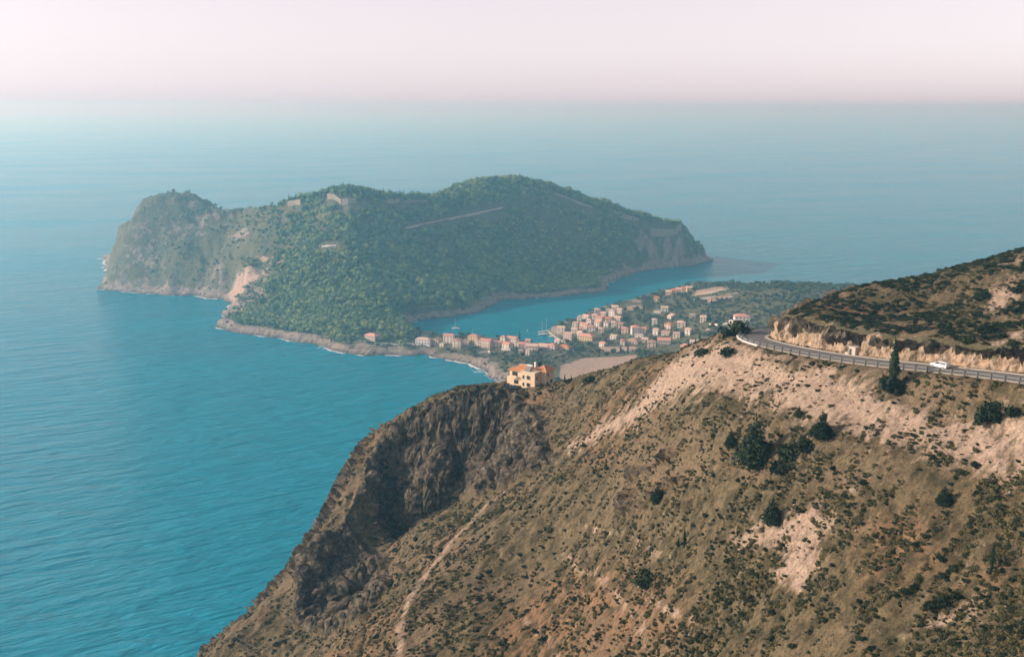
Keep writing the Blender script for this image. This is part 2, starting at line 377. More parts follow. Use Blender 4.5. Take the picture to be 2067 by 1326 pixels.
# foreground spur: skyline, shaded bowl, path, slope
sky_l = [(400,1326,285),(520,1222,300),(600,1142,312),(640,1082,320),(690,1002,335),(725,932,350),(760,872,362),(820,828,370)]
sky_t = [(900,804,365),(1000,782,355),(1060,783,350),(1100,779,346),(1180,769,335),(1240,752,322),(1300,729,310),(1350,710,299),(1400,694,288),(1440,684,278)]
cD(*sky_l); cD(*sky_t)
for x, y, D in sky_l:
    q = at(x, y, D=D); P3.append((q[0]-11, q[1]+6, q[2]-20)); P3.append((q[0]-36, q[1]+20, max(q[2]-95, 4)))
for x, y, D in sky_t:
    q = at(x, y, D=D); P3.append((q[0]-4, q[1]+16, q[2]-8)); P3.append((q[0]-10, q[1]+50, q[2]-42))
cD((860,835,347),(940,832,344),(1000,830,341),(1060,840,330),
   (900,985,342),(830,990,344),(790,960,349),(960,965,334),(1010,930,330),(760,1100,318),(720,1200,298),(620,1300,268),(500,1326,275),(690,1100,320),(1040,900,320),(820,1080,308),(880,1040,312),
   (1000,1010,292),(930,1080,276),(860,1160,259),(815,1240,241),(805,1326,223),
   (1100,1000,268),(1100,1150,240),(1100,1326,205),(1300,1326,180),(1300,1150,205),(1300,1000,228),(1300,850,262),(1200,850,295),(1200,1000,250),(1100,850,318),(1100,920,300),
   (1450,1326,165),(1450,1150,185),(1450,1000,205),(1450,850,226),(1450,750,245),(1400,740,257),(1600,1326,152),(1600,1100,180),(1600,950,193),(1600,800,216),(1600,740,230),
   (1800,1326,140),(1800,1100,165),(1800,950,180),(1800,820,200),(1950,1200,148),(1950,900,180),(2067,1326,128),(2067,1100,152),(2067,950,167),(2067,820,181),(2300,1326,118),(2300,1000,150),
   (1033,1600,150),(1600,1600,120),(500,1600,225),(2067,1600,105),(250,1600,260))
cW((0,45,240),(60,40,252),(-80,60,225),(-150,100,120),(-230,200,8),(-150,230,70),(120,60,262),(250,60,280),(200,140,256),(300,200,268),(-100,130,175),(0,0,255),(100,0,270),(400,100,285),(500,300,290),(0,95,215),(60,90,232),(-240,330,2),(-230,60,60))
# hill above the road
cD((1590,641,262),(1640,634,251),(1700,652,243),(1800,672,231),(1900,688,218),(2067,706,203),(2300,740,185),(1750,592,262),(1680,615,262),(1620,634,262),(1900,552,268),(2067,514,268),(2250,478,270),(2500,440,275),
   (1622,632,257),(1670,641,250),(1740,655,241),(1760,618,256),(1850,630,246),(2000,620,236),(2067,650,220),(1760,640,250),(2300,620,205))
for x, y, D in [(1620,634,262),(1680,615,262),(1750,592,262),(1900,552,268),(2067,514,268),(2250,478,270)]:
    q = at(x, y, D=D); P3.append((q[0]+4, q[1]+14, q[2]-4.5)); P3.append((q[0]+10, q[1]+55, q[2]-30))
P3 = np.array(P3)

# road centre line
ROAD_C = [at(2420,815,D=160), at(2250,792,D=172), at(2067,764,D=188), at(1902,744.5,D=205), at(1790,733,D=216), at(1690,720,D=227), at(1610,706,D=239), at(1556,694,D=250), at(1524,683,D=260),
          at(1528,674,D=269), at(1563,669.5,D=276), at(1620,669,D=280), at(1690,669,D=284), at(1780,668,D=290)]
def catmull(P, step):
    P = [np.array(p) for p in P]; P = [2*P[0]-P[1]] + P + [2*P[-1]-P[-2]]; out = []
    for i in range(1, len(P)-2):
        n = max(2, int(np.linalg.norm(P[i+1]-P[i])/step))
        for j in range(n):
            t = j/n; a, b, c, d = P[i-1:i+3]
            out.append(0.5*((2*b) + (-a+c)*t + (2*a-5*b+4*c-d)*t*t + (-a+3*b-3*c+d)*t**3))
    out.append(P[-2]); return np.array(out)
ROAD = catmull(ROAD_C, 1.0)
_rt = np.gradient(ROAD[:, :2], axis=0); _rt /= np.linalg.norm(_rt, axis=1)[:, None]
ROAD_N = np.stack((_rt[:, 1], -_rt[:, 0]), 1)          # points to the hill (inner) side
RW = 3.3
for i in range(0, len(ROAD), 8): P3 = np.vstack((P3, ROAD[i]))

def rbf_fit(P, c=18.0):
    d = np.sqrt(((P[:, None, :2]-P[None, :, :2])**2).sum(-1) + c*c)
    n = len(P); A = np.zeros((n+3, n+3)); A[:n, :n] = d + np.eye(n)*-0.6
    A[:n, n] = 1; A[:n, n+1:] = P[:, :2]/1000; A[n, :n] = 1; A[n+1:, :n] = P[:, :2].T/1000
    return np.linalg.solve(A, np.concatenate((P[:, 2], np.zeros(3)))), c
RB, RC = rbf_fit(P3)
def rbf(x, y):
    sh = np.shape(x); x = np.ravel(x); y = np.ravel(y); out = np.empty(len(x)); n = len(P3)
    for s in range(0, len(x), 20000):
        xx, yy = x[s:s+20000], y[s:s+20000]
        d = np.sqrt((xx[:, None]-P3[:, 0])**2 + (yy[:, None]-P3[:, 1])**2 + RC*RC)
        out[s:s+20000] = d @ RB[:n] + RB[n] + RB[n+1]*xx/1000 + RB[n+2]*yy/1000
    return out.reshape(sh)
def seg_dist(x, y, poly, closed=True):
    """distance to polyline, index of nearest segment, inside flag"""
    sh = np.shape(x); x = np.ravel(x); y = np.ravel(y); best = np.full(len(x), 1e18); ins = np.zeros(len(x), bool); idx = np.zeros(len(x), int)
    n = len(poly)
    for i in range(n if closed else n-1):
        a = poly[i]; b = poly[(i+1) % n]; e = b-a; L = max(e@e, 1e-9)
        t = np.clip(((x-a[0])*e[0] + (y-a[1])*e[1])/L, 0, 1)
        d = (x-a[0]-t*e[0])**2 + (y-a[1]-t*e[1])**2
        m = d < best; best[m] = d[m]; idx[m] = i
        c = ((a[1] > y) != (b[1] > y))
        if c.any() and abs(e[1]) > 1e-12:
            ins ^= c & (x < a[0] + e[0]*(y-a[1])/e[1])
    return np.sqrt(best).reshape(sh), idx.reshape(sh), ins.reshape(sh)
def bilin(xs, ys, Z, x, y):
    i = np.clip(np.searchsorted(xs, x)-1, 0, len(xs)-2); j = np.clip(np.searchsorted(ys, y)-1, 0, len(ys)-2)
    u = np.clip((x-xs[i])/(xs[i+1]-xs[i]), 0, 1); v = np.clip((y-ys[j])/(ys[j+1]-ys[j]), 0, 1)
    return (Z[j, i]*(1-u)+Z[j, i+1]*u)*(1-v) + (Z[j+1, i]*(1-u)+Z[j+1, i+1]*u)*v

# ---- far ground (peninsula, isthmus, village side)
FX = np.arange(-900, 1300.1, 3.6); FY = np.arange(424, 2100.1, 3.6)
gx, gy = np.meshgrid(FX, FY)
cx = np.arange(-920, 1325, 12.0); cy = np.arange(400, 2125, 12.0); CXX, CYY = np.meshgrid(cx, cy)
CZ_ = rbf(CXX, CYY)
def coast_h(x, y, base, detail):
    d, _, ins = seg_dist(x, y, COAST)
    sd = np.where(ins, d, -d) + 5.5*fbm(x, y, 34, 4, 1.0)*detail + 5*noise2(x/90, y/90, 4)*detail
    low = sstep(60, 20, np.abs(x-95)) * sstep(40, 10, np.abs(y-1270))      # harbour quay: no cliff
    cl = (5.0 + 6.0*np.clip(noise2(x/70, y/70, 8)+0.4, 0, 1.2))*(1-low*0.85)
    hi = np.maximum(np.maximum(base, 0)*sstep(-2, 30, sd), cl*(1-np.exp(-np.maximum(sd, 0)/5.0))) + 0.2
    return np.where(sd > 0, hi, np.maximum(sd*0.35 - 0.4, -9)), sd
base = bilin(cx, cy, CZ_, gx, gy)
far_sl = np.hypot(*np.gradient(base, 3.6))
pen = sstep(-60, 40, (gy-1290) - 0.25*(gx+150)*(gx > -150)*0) * (gx < 420)
gul = ridged(gx*0.8+gy*0.6, gy*0.35-gx*0.3, 70, 4, 3.3)*8*sstep(-330, -440, gx)*sstep(0.15, 0.5, far_sl) + ridged(gx, gy, 130, 3, 3.0)*4.5*sstep(0.18, 0.5, far_sl) + fbm(gx, gy, 45, 5, 2.0)*3.5*sstep(0.05, 0.35, far_sl)
FZ, FSD = coast_h(gx, gy, base + gul*sstep(430, 520, gy)*sstep(0, 60, base+20), sstep(430, 520, gy))
FZ = FZ + np.where(FSD > 0, (ridged(gx, gy, 16, 3, 6.5)-0.2)*1.5*sstep(0, 4, FSD)*sstep(45, 15, FSD)*(1-sstep(60, 30, np.abs(gx-95))*sstep(50, 20, np.abs(gy-1265))), 0)
FZ = FZ + np.where(FSD > 0, ridged(gx, gy, 22, 3, 6.0)*1.3*sstep(0.15, 0.6, far_sl)*sstep(2, 20, FSD)*sstep(430, 520, gy), 0)

# ---- near ground (mountain spur and road)
def spaced(segs):
    out = [segs[0][0]]
    for a, b, s in segs:
        n = max(1, int(round((b-a)/s))); out.extend(list(np.linspace(a, b, n+1)[1:]))
    return np.array(out)
NX = spaced([(-360,-190,6),(-190,-140,1.6),(-140,-100,0.66),(-100,12,0.38),(12,125,0.66),(125,180,1.4),(180,520,6)])
NY = spaced([(66,110,3),(110,150,1.0),(150,282,0.66),(282,366,0.38),(366,380,0.66),(380,424,2.0),(424,430,3)])
nx_, ny_ = np.meshgrid(NX, NY)
cx2 = np.arange(-372, 540, 4.0); cy2 = np.arange(8, 445, 4.0); c2x, c2y = np.meshgrid(cx2, cy2)
NB = bilin(cx2, cy2, rbf(c2x, c2y), nx_, ny_)
def near_detail(x, y, b):
    fade = sstep(424, 385, y)
    return fade*(1.4*fbm(x, y, 26, 3, 11) + 0.5*fbm(x, y, 6, 3, 12))
NZ = NB + near_detail(nx_, ny_, NB)
def rib(pts, amp, w):
    global NZ
    P = np.array([at(*p)[:2] for p in [(a, b, D) for a, b, D in pts]])
    d, _, _ = seg_dist(nx_, ny_, P, closed=False); NZ = NZ + amp*np.exp(-(d/w)**2)
def hollow(pts, depth, w):
    global NZ
    P = np.array([at(*p)[:2] for p in pts]); d, _, ins = seg_dist(nx_, ny_, P)
    wob = 1.5*noise2(nx_/5, ny_/5, 31) + 0.8*noise2(nx_/2, ny_/2, 32)
    NZ = NZ - depth*sstep(0, w, np.where(ins, d, -d) + wob)
hollow([(742,935,349),(775,882,358),(830,842,362),(880,836,354),(940,826,352),(1000,818,350),(1050,822,345),(1062,860,334),(1035,920,328),(960,990,328),(880,1040,315),(800,1060,318),(745,1040,328)], 17.0, 7.0)
hollow([(690,1210,296),(720,1160,306),(790,1140,300),(775,1195,290),(705,1262,285)], 5.0, 4.0)
hollow([(600,1180,303),(632,1130,313),(650,1200,300),(640,1270,284),(610,1260,288)], 4.0, 3.0)
rib([(885,838,345),(868,890,342),(852,950,343),(842,1000,342)], 13.0, 3.6)
rib([(1080,850,322),(1050,900,317),(1010,960,312),(960,1000,306)], 3.5, 4.0)
rib([(640,1090,318),(620,1160,304),(605,1230,291)], 4.0, 4.0)
# road bench: flat carriageway, cut on the hill side, blend below
rd, ri, _ = seg_dist(nx_, ny_, ROAD[:, :2], closed=False)
rj = np.clip(ri, 0, len(ROAD)-1)
side = (nx_-ROAD[rj, 0])*ROAD_N[rj, 0] + (ny_-ROAD[rj, 1])*ROAD_N[rj, 1]
rz = ROAD[rj, 2]
inner = side > 0
NZ = NZ + np.where(inner, 1.7*np.exp(-((rd-10.5)/6.0)**2), 0)
cutz = rz + np.maximum(rd-(RW+2.3), 0)*3.2 - 0.12
NZ = np.where(inner & (rd < 40), np.minimum(NZ, cutz), NZ)
wb = sstep(RW+0.8, RW+9, rd)
NZ = np.where(~inner & (rd < 30), np.maximum((rz-0.5)*(1-wb) + NZ*wb, rz-0.5-np.maximum(rd-RW-0.6, 0)*0.6-np.maximum(rd-RW-0.6, 0)**2*0.035), NZ)
NZ = np.where(rd < RW+0.8, rz-0.5, NZ)
_tm = sstep(22, 40, rd)*sstep(0.0, 0.5, noise2(nx_/35, ny_/35, 55)+0.35)
_ph = (NZ + 1.6*noise2(nx_/12, ny_/12, 56))/1.9; _fr = _ph-np.floor(_ph)
NZ = NZ + _tm*0.55*(sstep(0.0, 0.75, _fr)*0 + (0.5-np.abs(_fr-0.35)*1.2))
NZ, NSD = coast_h(nx_, ny_, NZ, sstep(430, 520, ny_)*0)

def ground_z(x, y):
    x = np.asarray(x, float); y = np.asarray(y, float)
    near = (y < 427) & (x > NX[0]) & (x < NX[-1])
    return np.where(near, bilin(NX, NY, NZ, x, y), bilin(FX, FY, FZ, x, y))
_D = np.concatenate((np.arange(60, 460, 0.5), np.arange(460, 2300, 2.0)))
def ground(px, py):
    """where the sight line through (px, py) first meets the ground"""
    d = ray(px, py); t = _D/d[1]; x = d[0]*t; y = d[1]*t; z = EYE[2]+d[2]*t
    hit = np.nonzero(z <= np.maximum(ground_z(x, y), 0.0))[0]
    if not len(hit): return None
    i = hit[0]; lo, hi = _D[max(i-1, 0)], _D[i]
    for _ in range(12):
        m = 0.5*(lo+hi); tt = m/d[1]
        if EYE[2]+d[2]*tt <= max(float(ground_z(d[0]*tt, d[1]*tt)), 0): hi = m
        else: lo = m
    tt = hi/d[1]; return (d[0]*tt, d[1]*tt, max(float(ground_z(d[0]*tt, d[1]*tt)), 0.0))
def gpoly(pts):
    out = []
    for x, y in pts:
        g = ground(x, y)
        if g is None: g = at(x, y, D=300)
        out.append(g[:2])
    return np.array(out)
def soft_poly(x, y, pts, feather):
    P = gpoly(pts); lo = P.min(0)-feather*3; hi = P.max(0)+feather*3
    m = (x > lo[0]) & (x < hi[0]) & (y > lo[1]) & (y < hi[1]); out = np.zeros(np.shape(x))
    if m.any():
        d, _, ins = seg_dist(x[m], y[m], P); out[m] = sstep(-feather, feather, np.where(ins, d, -d))
    return out
def near_poly(x, y, pts, r):
    P = gpoly(pts); d, _, _ = seg_dist(x, y, P, closed=False); return sstep(r*1.6, r*0.5, d)

# ------------------------------------------------------------------ ground masks (soil, rock, scree)
def grid_faces(ny, nx, keep=None):
    a = np.arange(ny*nx).reshape(ny, nx)
    f = np.stack((a[:-1, :-1], a[:-1, 1:], a[1:, 1:], a[1:, :-1]), -1).reshape(-1, 4)
    return f if keep is None else f[keep.reshape(-1)]
def compact(V, Fq, attrs):
    used = np.zeros(len(V), bool); used[Fq.ravel()] = True
    m = np.cumsum(used)-1
    return V[used], m[Fq], {k: v.ravel()[used] for k, v in attrs.items()}

SCREE = [[(1400,700),(1470,690),(1520,712),(1600,738),(1690,756),(1690,800),(1560,800),(1440,790),(1380,790),(1300,838),(1215,882),(1150,916),(1146,902),(1240,845),(1290,812),(1330,762)],
         [(1560,745),(1740,768),(1790,810),(1900,850),(2067,850),(2067,955),(1960,930),(1830,905),(1700,868),(1600,830),(1540,800)],
         [(1490,1080),(1560,1050),(1650,1020),(1668,1070),(1640,1160),(1620,1188),(1570,1155),(1590,1095),(1500,1105)],
         [(1840,1272),(1900,1240),(1960,1207),(2012,1217),(1930,1248)],
         [(1985,600),(2035,565),(2060,600),(2005,640)], [(1995,702),(2067,655),(2067,692)], [(1990,538),(2060,522),(2060,536)]]
near_scree = np.zeros_like(NZ)
for q in SCREE[:2]: near_scree = np.maximum(near_scree, soft_poly(nx_, ny_, q, 9.0)*0.85)
for q in SCREE[2:]: near_scree = np.maximum(near_scree, soft_poly(nx_, ny_, q, 5.0)*0.8)
TRAIL = [(1012,1000),(985,1015),(930,1075),(862,1155),(830,1205),(812,1250),(806,1326)]
trail = near_poly(nx_, ny_, TRAIL, 1.25)
near_scree = np.maximum(near_scree, trail*0.46)
for q, r in (([(1130,1120),(1220,1170),(1290,1250),(1310,1326)], 1.2), ([(1180,1060),(1280,1090),(1360,1130)], 1.0), ([(1050,1240),(1110,1290),(1130,1326)], 1.2),
             ([(1290,1180),(1350,1235),(1420,1265)], 1.1)):
    near_scree = np.maximum(near_scree, near_poly(nx_, ny_, q, r*0.8)*0.34)
near_rust = np.maximum(sstep(0.15, 0.6, fbm(nx_, ny_, 40, 3, 41)), 0)*0.4
for q in ([(1000,1240),(1150,1150),(1350,1180),(1400,1270),(1250,1326),(1000,1326)], [(1480,700),(1530,705),(1560,760),(1440,780)], [(1750,1050),(1900,1050),(1900,1150),(1750,1180)]):
    near_rust = np.maximum(near_rust, soft_poly(nx_, ny_, q, 6)*0.6)
gyx = np.gradient(NZ, NY, NX); nsl = np.hypot(gyx[0], gyx[1])
near_rock = sstep(1.25, 1.9, nsl)
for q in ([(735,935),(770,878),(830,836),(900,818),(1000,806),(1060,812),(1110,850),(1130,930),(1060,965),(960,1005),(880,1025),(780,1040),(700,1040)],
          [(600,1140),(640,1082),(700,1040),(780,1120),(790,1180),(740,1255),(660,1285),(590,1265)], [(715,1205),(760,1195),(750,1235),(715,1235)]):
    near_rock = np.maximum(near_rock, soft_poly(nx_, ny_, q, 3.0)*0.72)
near_rock = np.where((rd < RW+2.5) | (~inner & (rd < 24)), 0, near_rock)
# rough, fractured rock: push the surface along its normal where rock shows
nrm = np.stack((-gyx[1], -gyx[0], np.ones_like(NZ)), -1); nrm /= np.linalg.norm(nrm, axis=-1, keepdims=True)
rk = sstep(0.25, 0.75, near_rock)*(rd > RW+3)
def ridg3(x, y, z, sc, o=3, s=0):
    out = 0; a = 1; f = 1/sc
    for i in range(o): out = out + a*(1-2.2*np.abs(noise3(x*f+3.7*i+s, y*f+1.9*i, z*f*0.45-5.1*i))); a *= 0.52; f *= 2.2
    return out
def worley(x, y, z):
    xi, yi, zi = np.floor(x).astype(np.int64), np.floor(y).astype(np.int64), np.floor(z).astype(np.int64)
    f1 = np.full(np.shape(x), 9.0); f2 = f1.copy()
    for a in (-1, 0, 1):
        for b in (-1, 0, 1):
            for c in (-1, 0, 1):
                g = GR[_h(xi+a, yi+b, zi+c)]*0.5
                d = np.sqrt((xi+a+0.5+g[..., 0]-x)**2 + (yi+b+0.5+g[..., 1]-y)**2 + (zi+c+0.5+g[..., 2]-z)**2)
                m1 = d < f1; f2 = np.where(m1, f1, np.minimum(f2, d)); f1 = np.where(m1, d, f1)
    return f1, f2
m = rk > 0.01
disp = np.zeros_like(NZ); _wx, _wy, _wz = nx_[m]+1.2*noise2(nx_[m]/4, ny_[m]/4, 3), ny_[m], NZ[m]
_f1, _f2 = worley(_wx/6.0, _wy/6.0, _wz/7.0); _g1, _g2 = worley(_wx/2.4+9, _wy/2.4, _wz/2.0)
_st = (_wz+1.6*noise2(nx_[m]/9, ny_[m]/9, 33)+0.22*nx_[m])/3.4; _st = _st-np.floor(_st)
disp[m] = (ridg3(nx_[m], ny_[m], NZ[m]*2.0, 12.0, 3)*1.1 + 1.5*ridg3(nx_[m], ny_[m], NZ[m]*0.3, 9.0, 2, 40) + 3.4*np.clip(_f2-_f1, 0, 0.5)-1.3*_f1 + 1.3*np.clip(_g2-_g1, 0, 0.4) - 0.6*_g1 + 1.1*(sstep(0, 0.25, _st)-_st))*rk[m]
disp = np.clip(disp, -4.0, 3.4)
disp += (1-rk)*(rd > RW+2)*sstep(424, 400, ny_)*(0.22*fbm(nx_, ny_, 2.6, 2, 51) + 0.16*ridged(nx_*0.75+ny_*0.66, ny_*0.75-nx_*0.66, 5.0, 2, 52))
NPX = nx_ + nrm[..., 0]*disp; NPY = ny_ + nrm[..., 1]*disp; NPZ = NZ + nrm[..., 2]*disp
NZ = NZ + np.where(rk > 0.01, disp*0.6, disp)
keep = (NZ[:-1, :-1] > -3) | (NZ[1:, 1:] > -3)
V, Fq, A = compact(np.stack((NPX, NPY, NPZ), -1).reshape(-1, 3), grid_faces(len(NY), len(NX), keep), {'scree': near_scree, 'rock': near_rock, 'rust': near_rust})
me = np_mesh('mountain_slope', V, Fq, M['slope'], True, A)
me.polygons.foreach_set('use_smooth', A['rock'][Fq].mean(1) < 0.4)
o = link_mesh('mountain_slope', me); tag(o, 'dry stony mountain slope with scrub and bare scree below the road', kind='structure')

fgy, fgx = np.gradient(FZ, 3.6); fsl = np.hypot(fgx, fgy)
far_rock = np.maximum(sstep(3.5, 5.0, fsl), sstep(20, 5, FSD + 9*fbm(gx, gy, 40, 4, 61))*sstep(26, 12, FZ + 8*fbm(gx, gy, 30, 3, 64))*0.85)
for q in ([(205,575),(240,560),(330,575),(420,560),(480,545),(560,545),(540,600),(470,640),(430,660),(400,600),(200,585)], [(455,470),(500,450),(520,490),(470,500)], [(1190,580),(1230,545),(1290,530),(1300,552),(1230,572)],
          [(440,630),(470,640),(600,680),(700,690),(740,690),(820,700),(960,715),(1010,730),(1040,750),(1010,772),(740,718),(430,662)]):
    far_rock = np.maximum(far_rock, soft_poly(gx, gy, q, 14)*0.62)
far_rock = np.maximum(far_rock, (0.10+0.34*sstep(-0.2, 0.5, fbm(gx, gy, 70, 4, 62)))*sstep(-330, -400, gx))
far_field = np.zeros_like(FZ)
for q in ([(1130,738),(1180,722),(1285,716),(1280,745),(1180,768),(1100,775)],):
    far_field = np.maximum(far_field, soft_poly(gx, gy, q, 6)*0.95)
for q in ([(1205,700),(1290,698),(1290,708),(1200,712)], [(1255,618),(1300,614),(1300,624),(1262,628)], [(1395,590),(1460,578),(1465,586),(1400,598)], [(1420,605),(1480,592),(1485,600),(1425,612)],
          [(480,515),(560,518),(600,525),(530,532)], [(520,540),(550,535),(480,600),(455,600)], [(1240,595),(1300,606),(1290,612)], [(640,495),(690,493),(690,499),(645,501)]):
    far_field = np.maximum(far_field, soft_poly(gx, gy, q, 5)*0.6)
wet = sstep(2.2, 0.4, FZ + 0.8*noise2(gx/6, gy/6, 66))*(FSD > -30)
isle = (gy > 1330) & (gx < 430) | (gx < -120) & (gy > 1100)
low = sstep(3, 1, FSD)
def far_mesh(name, sel, label):
    k = ((FZ[:-1, :-1] > -3.5) | (FZ[1:, 1:] > -3.5) | (FZ[1:, :-1] > -3.5) | (FZ[:-1, 1:] > -3.5)) & sel[:-1, :-1]
    V, Fq, A = compact(np.stack((gx, gy, FZ), -1).reshape(-1, 3), grid_faces(len(FY), len(FX), k), {'scree': far_field, 'rock': far_rock, 'wet': wet})
    o = link_mesh(name, np_mesh(name, V, Fq, M['far'], True, A)); return tag(o, label, kind='structure')
harb = seg_dist(gx, gy, np.array(shore([(835,664),(900,684),(1000,692),(1140,692),(1108,670),(1437,527)])), True)[2]
isl_side = (gy - 1323) > (gx + 131)*(1951-1323)/(400+131)*0.96
PEN = np.where(gx > -131, isl_side & (gx < 470), gx < 430) & ~((gx > -131) & (gy < 1318))
PEN = PEN | ((gx <= -131) & (gy > 1000))
far_mesh('peninsula', PEN, 'wooded rocky peninsula with bare cliffs beyond the bay')
far_mesh('village_hillside', ~PEN, 'low neck of land and hillside under the village')

# ------------------------------------------------------------------ sea and surf
sb = MB(); R = 45000.0
ring = [(R*math.cos(t), R*math.sin(t), 0.0) for t in np.linspace(0, 2*math.pi, 65)[:-1]]
sb.add(ring, [tuple(range(64))])
tag(sb.build('sea', M['sea']), 'teal blue sea reaching to the hazy horizon', kind='structure')

def waterline(poly, step=2.2):
    pts = []
    for i in range(len(poly)-1):
        a, b = poly[i], poly[i+1]; n = max(1, int(np.linalg.norm(b-a)/step))
        for j in range(n): pts.append(a+(b-a)*j/n)
    pts = np.array(pts); t = np.gradient(pts, axis=0)
    for _ in range(6): t[1:-1] = (t[:-2]+t[1:-1]+t[2:])/3
    t /= np.linalg.norm(t, axis=1)[:, None]+1e-9
    n = np.stack((t[:, 1], -t[:, 0]), 1)
    _, _, ins = seg_dist(pts[:, 0]+n[:, 0]*3, pts[:, 1]+n[:, 1]*3, COAST); n[ins] *= -1   # outward
    offs = np.arange(-24, 24, 0.8); best = np.zeros(len(pts))
    hh = np.stack([ground_z(pts[:, 0]+n[:, 0]*o_, pts[:, 1]+n[:, 1]*o_) for o_ in offs], 1)
    land = hh > 0; last = land.shape[1]-1-land[:, ::-1].argmax(1); best = np.where(land.any(1), offs[np.clip(last, 0, len(offs)-1)], 0)
    return pts + n*best[:, None], n
def surf(mb, poly, amount, width):
    W, n = waterline(poly); s = np.arange(len(W))
    nz = fbm(W[:, 0], W[:, 1], 26, 3, 71)
    wd = np.where(nz > 0.28-amount, np.clip((nz-0.28+amount)*width*3.0, 0, width), 0)*(0.6+0.6*(fbm(W[:, 0], W[:, 1], 5, 2, 72)+0.5))
    wd = np.clip(wd, 0, None)
    for i in range(len(W)-1):
        if wd[i] < 0.15 and wd[i+1] < 0.15: continue
        a, b = W[i], W[i+1]; n0, n1 = n[i], n[i+1]; o0 = -1.2; z = 0.10
        mb.add([(a[0]+n0[0]*o0, a[1]+n0[1]*o0, z), (a[0]+n0[0]*wd[i], a[1]+n0[1]*wd[i], z), (b[0]+n1[0]*wd[i+1], b[1]+n1[1]*wd[i+1], z), (b[0]+n1[0]*o0, b[1]+n1[1]*o0, z)], [(0, 1, 2, 3)])
mb = MB()
surf(mb, COAST[:17], 0.2, 4.5); surf(mb, COAST[16:23], 0.35, 5.0)
hi0 = 23+16+6
tip = [tuple(p) for p in COAST]
k0 = 23+16
surf(mb, COAST[k0+20:k0+34][::-1].copy(), 0.05, 2.6)
surf(mb, COAST[-4:], 0.35, 6.0)
for (x0, y0, x1, y1, wd) in [(945,738,1003,764,1.6),(948,745,985,760,1.3),(965,740,1004,758,1.4),(975,757,1003,770,1.2),(188,522,214,523,3.5),(1424,524,1452,525,2.4),(640,702,662,706,1.0)]:
    a = np.array(at(x0, y0, z=0)[:2]); b = np.array(at(x1, y1, z=0)[:2]); n = 26; prev = None
    for i in range(n+1):
        t = i/n; p = a+(b-a)*t; p = p + np.array((0.3, 1.0))*5.0*float(noise2(p[0]/14, p[1]/14, x0*0.01)); w_ = wd*max(0.0, 0.6+1.6*float(noise2(p[0]/6, p[1]/6, 2+x0*0.01)))*math.sin(math.pi*min(max(t, 0.02), 0.98))**0.4
        cur = ((p[0], p[1]-w_, 0.12), (p[0], p[1]+w_, 0.12))
        if prev: mb.add([prev[0], cur[0], cur[1], prev[1]], [(0, 1, 2, 3)])
        prev = cur
tag(mb.build('surf_foam', M['foam']), 'white broken surf foam along the foot of the rocks', 'foam', kind='stuff')

# ------------------------------------------------------------------ road, guard rail, rock cutting
def ribbon(o0, o1, dz, i0=0, i1=None, step=1):
    i1 = len(ROAD) if i1 is None else i1; idx = np.arange(i0, i1, step)
    a = ROAD[idx].copy(); b = ROAD[idx].copy()
    a[:, :2] += ROAD_N[idx]*o0; b[:, :2] += ROAD_N[idx]*o1; a[:, 2] += dz; b[:, 2] += dz
    V = np.stack((a, b), 1).reshape(-1, 3); n = len(idx)
    return V, np.array([(2*i, 2*i+1, 2*i+3, 2*i+2) for i in range(n-1)])
rv, rf_ = ribbon(-RW, RW, 0.0)
road_o = link_mesh('road', np_mesh('road', rv, rf_, M['asphalt'], True)); tag(road_o, 'grey asphalt mountain road curving round the rock nose', kind='structure')
for o0, o1 in ((-RW+0.25, -RW+0.40), (RW-0.40, RW-0.25)):
    v, f = ribbon(o0, o1, 0.006); link_mesh('edge_line', np_mesh('edge_line', v, f, M['white_paint']), road_o)
mb = MB()
for i in range(len(ROAD)-1):       # pale concrete gutter kerb on the hill side, concrete edge beam on the valley side
    for o0, o1, z0, z1 in ((RW, RW+0.45, -0.6, 0.10),):
        p = [ROAD[i][:2]+ROAD_N[i]*o0, ROAD[i][:2]+ROAD_N[i]*o1, ROAD[i+1][:2]+ROAD_N[i+1]*o1, ROAD[i+1][:2]+ROAD_N[i+1]*o0]
        za, zb = ROAD[i][2], ROAD[i+1][2]; zz = (za, za, zb, zb)
        mb.add([(q[0], q[1], z+z0) for q, z in zip(p, zz)]+[(q[0], q[1], z+z1) for q, z in zip(p, zz)], [(4,5,6,7),(0,1,5,4),(1,2,6,5),(2,3,7,6),(3,0,4,7)])
mb.build('gutter_kerb', M['concrete'], road_o)

cum = np.concatenate(([0], np.cumsum(np.linalg.norm(np.diff(ROAD[:, :2], axis=0), axis=1))))
def on_road(s, off, dz=0.0):
    i = min(max(np.searchsorted(cum, s)-1, 0), len(ROAD)-2); t = (s-cum[i])/(cum[i+1]-cum[i])
    p = ROAD[i]*(1-t)+ROAD[i+1]*t; n = ROAD_N[i]*(1-t)+ROAD_N[i+1]*t; n = n/np.linalg.norm(n)
    return np.array((p[0]+n[0]*off, p[1]+n[1]*off, p[2]+dz)), n
def sweep(mb, s0, s1, off, prof, step=1.0):
    """prof: closed list of (offset, height) swept along the road"""
    n = max(2, int((s1-s0)/step)); rows = []
    for k in range(n+1):
        s = s0+(s1-s0)*k/n; p, nn = on_road(s, off)
        rows.append([(p[0]+nn[0]*a, p[1]+nn[1]*a, p[2]+b) for a, b in prof])
    m_ = len(prof); vs = [v for r in rows for v in r]; fs = []
    for k in range(n):
        for j in range(m_): fs.append((k*m_+j, k*m_+(j+1) % m_, (k+1)*m_+(j+1) % m_, (k+1)*m_+j))
    fs.append(tuple(range(m_-1, -1, -1))); fs.append(tuple(range(n*m_, n*m_+m_)))
    mb.add(vs, fs)
s_ret0 = cum[np.argmin(np.abs(ROAD[:, 1]-249))]          # where the retaining wall of the bend begins
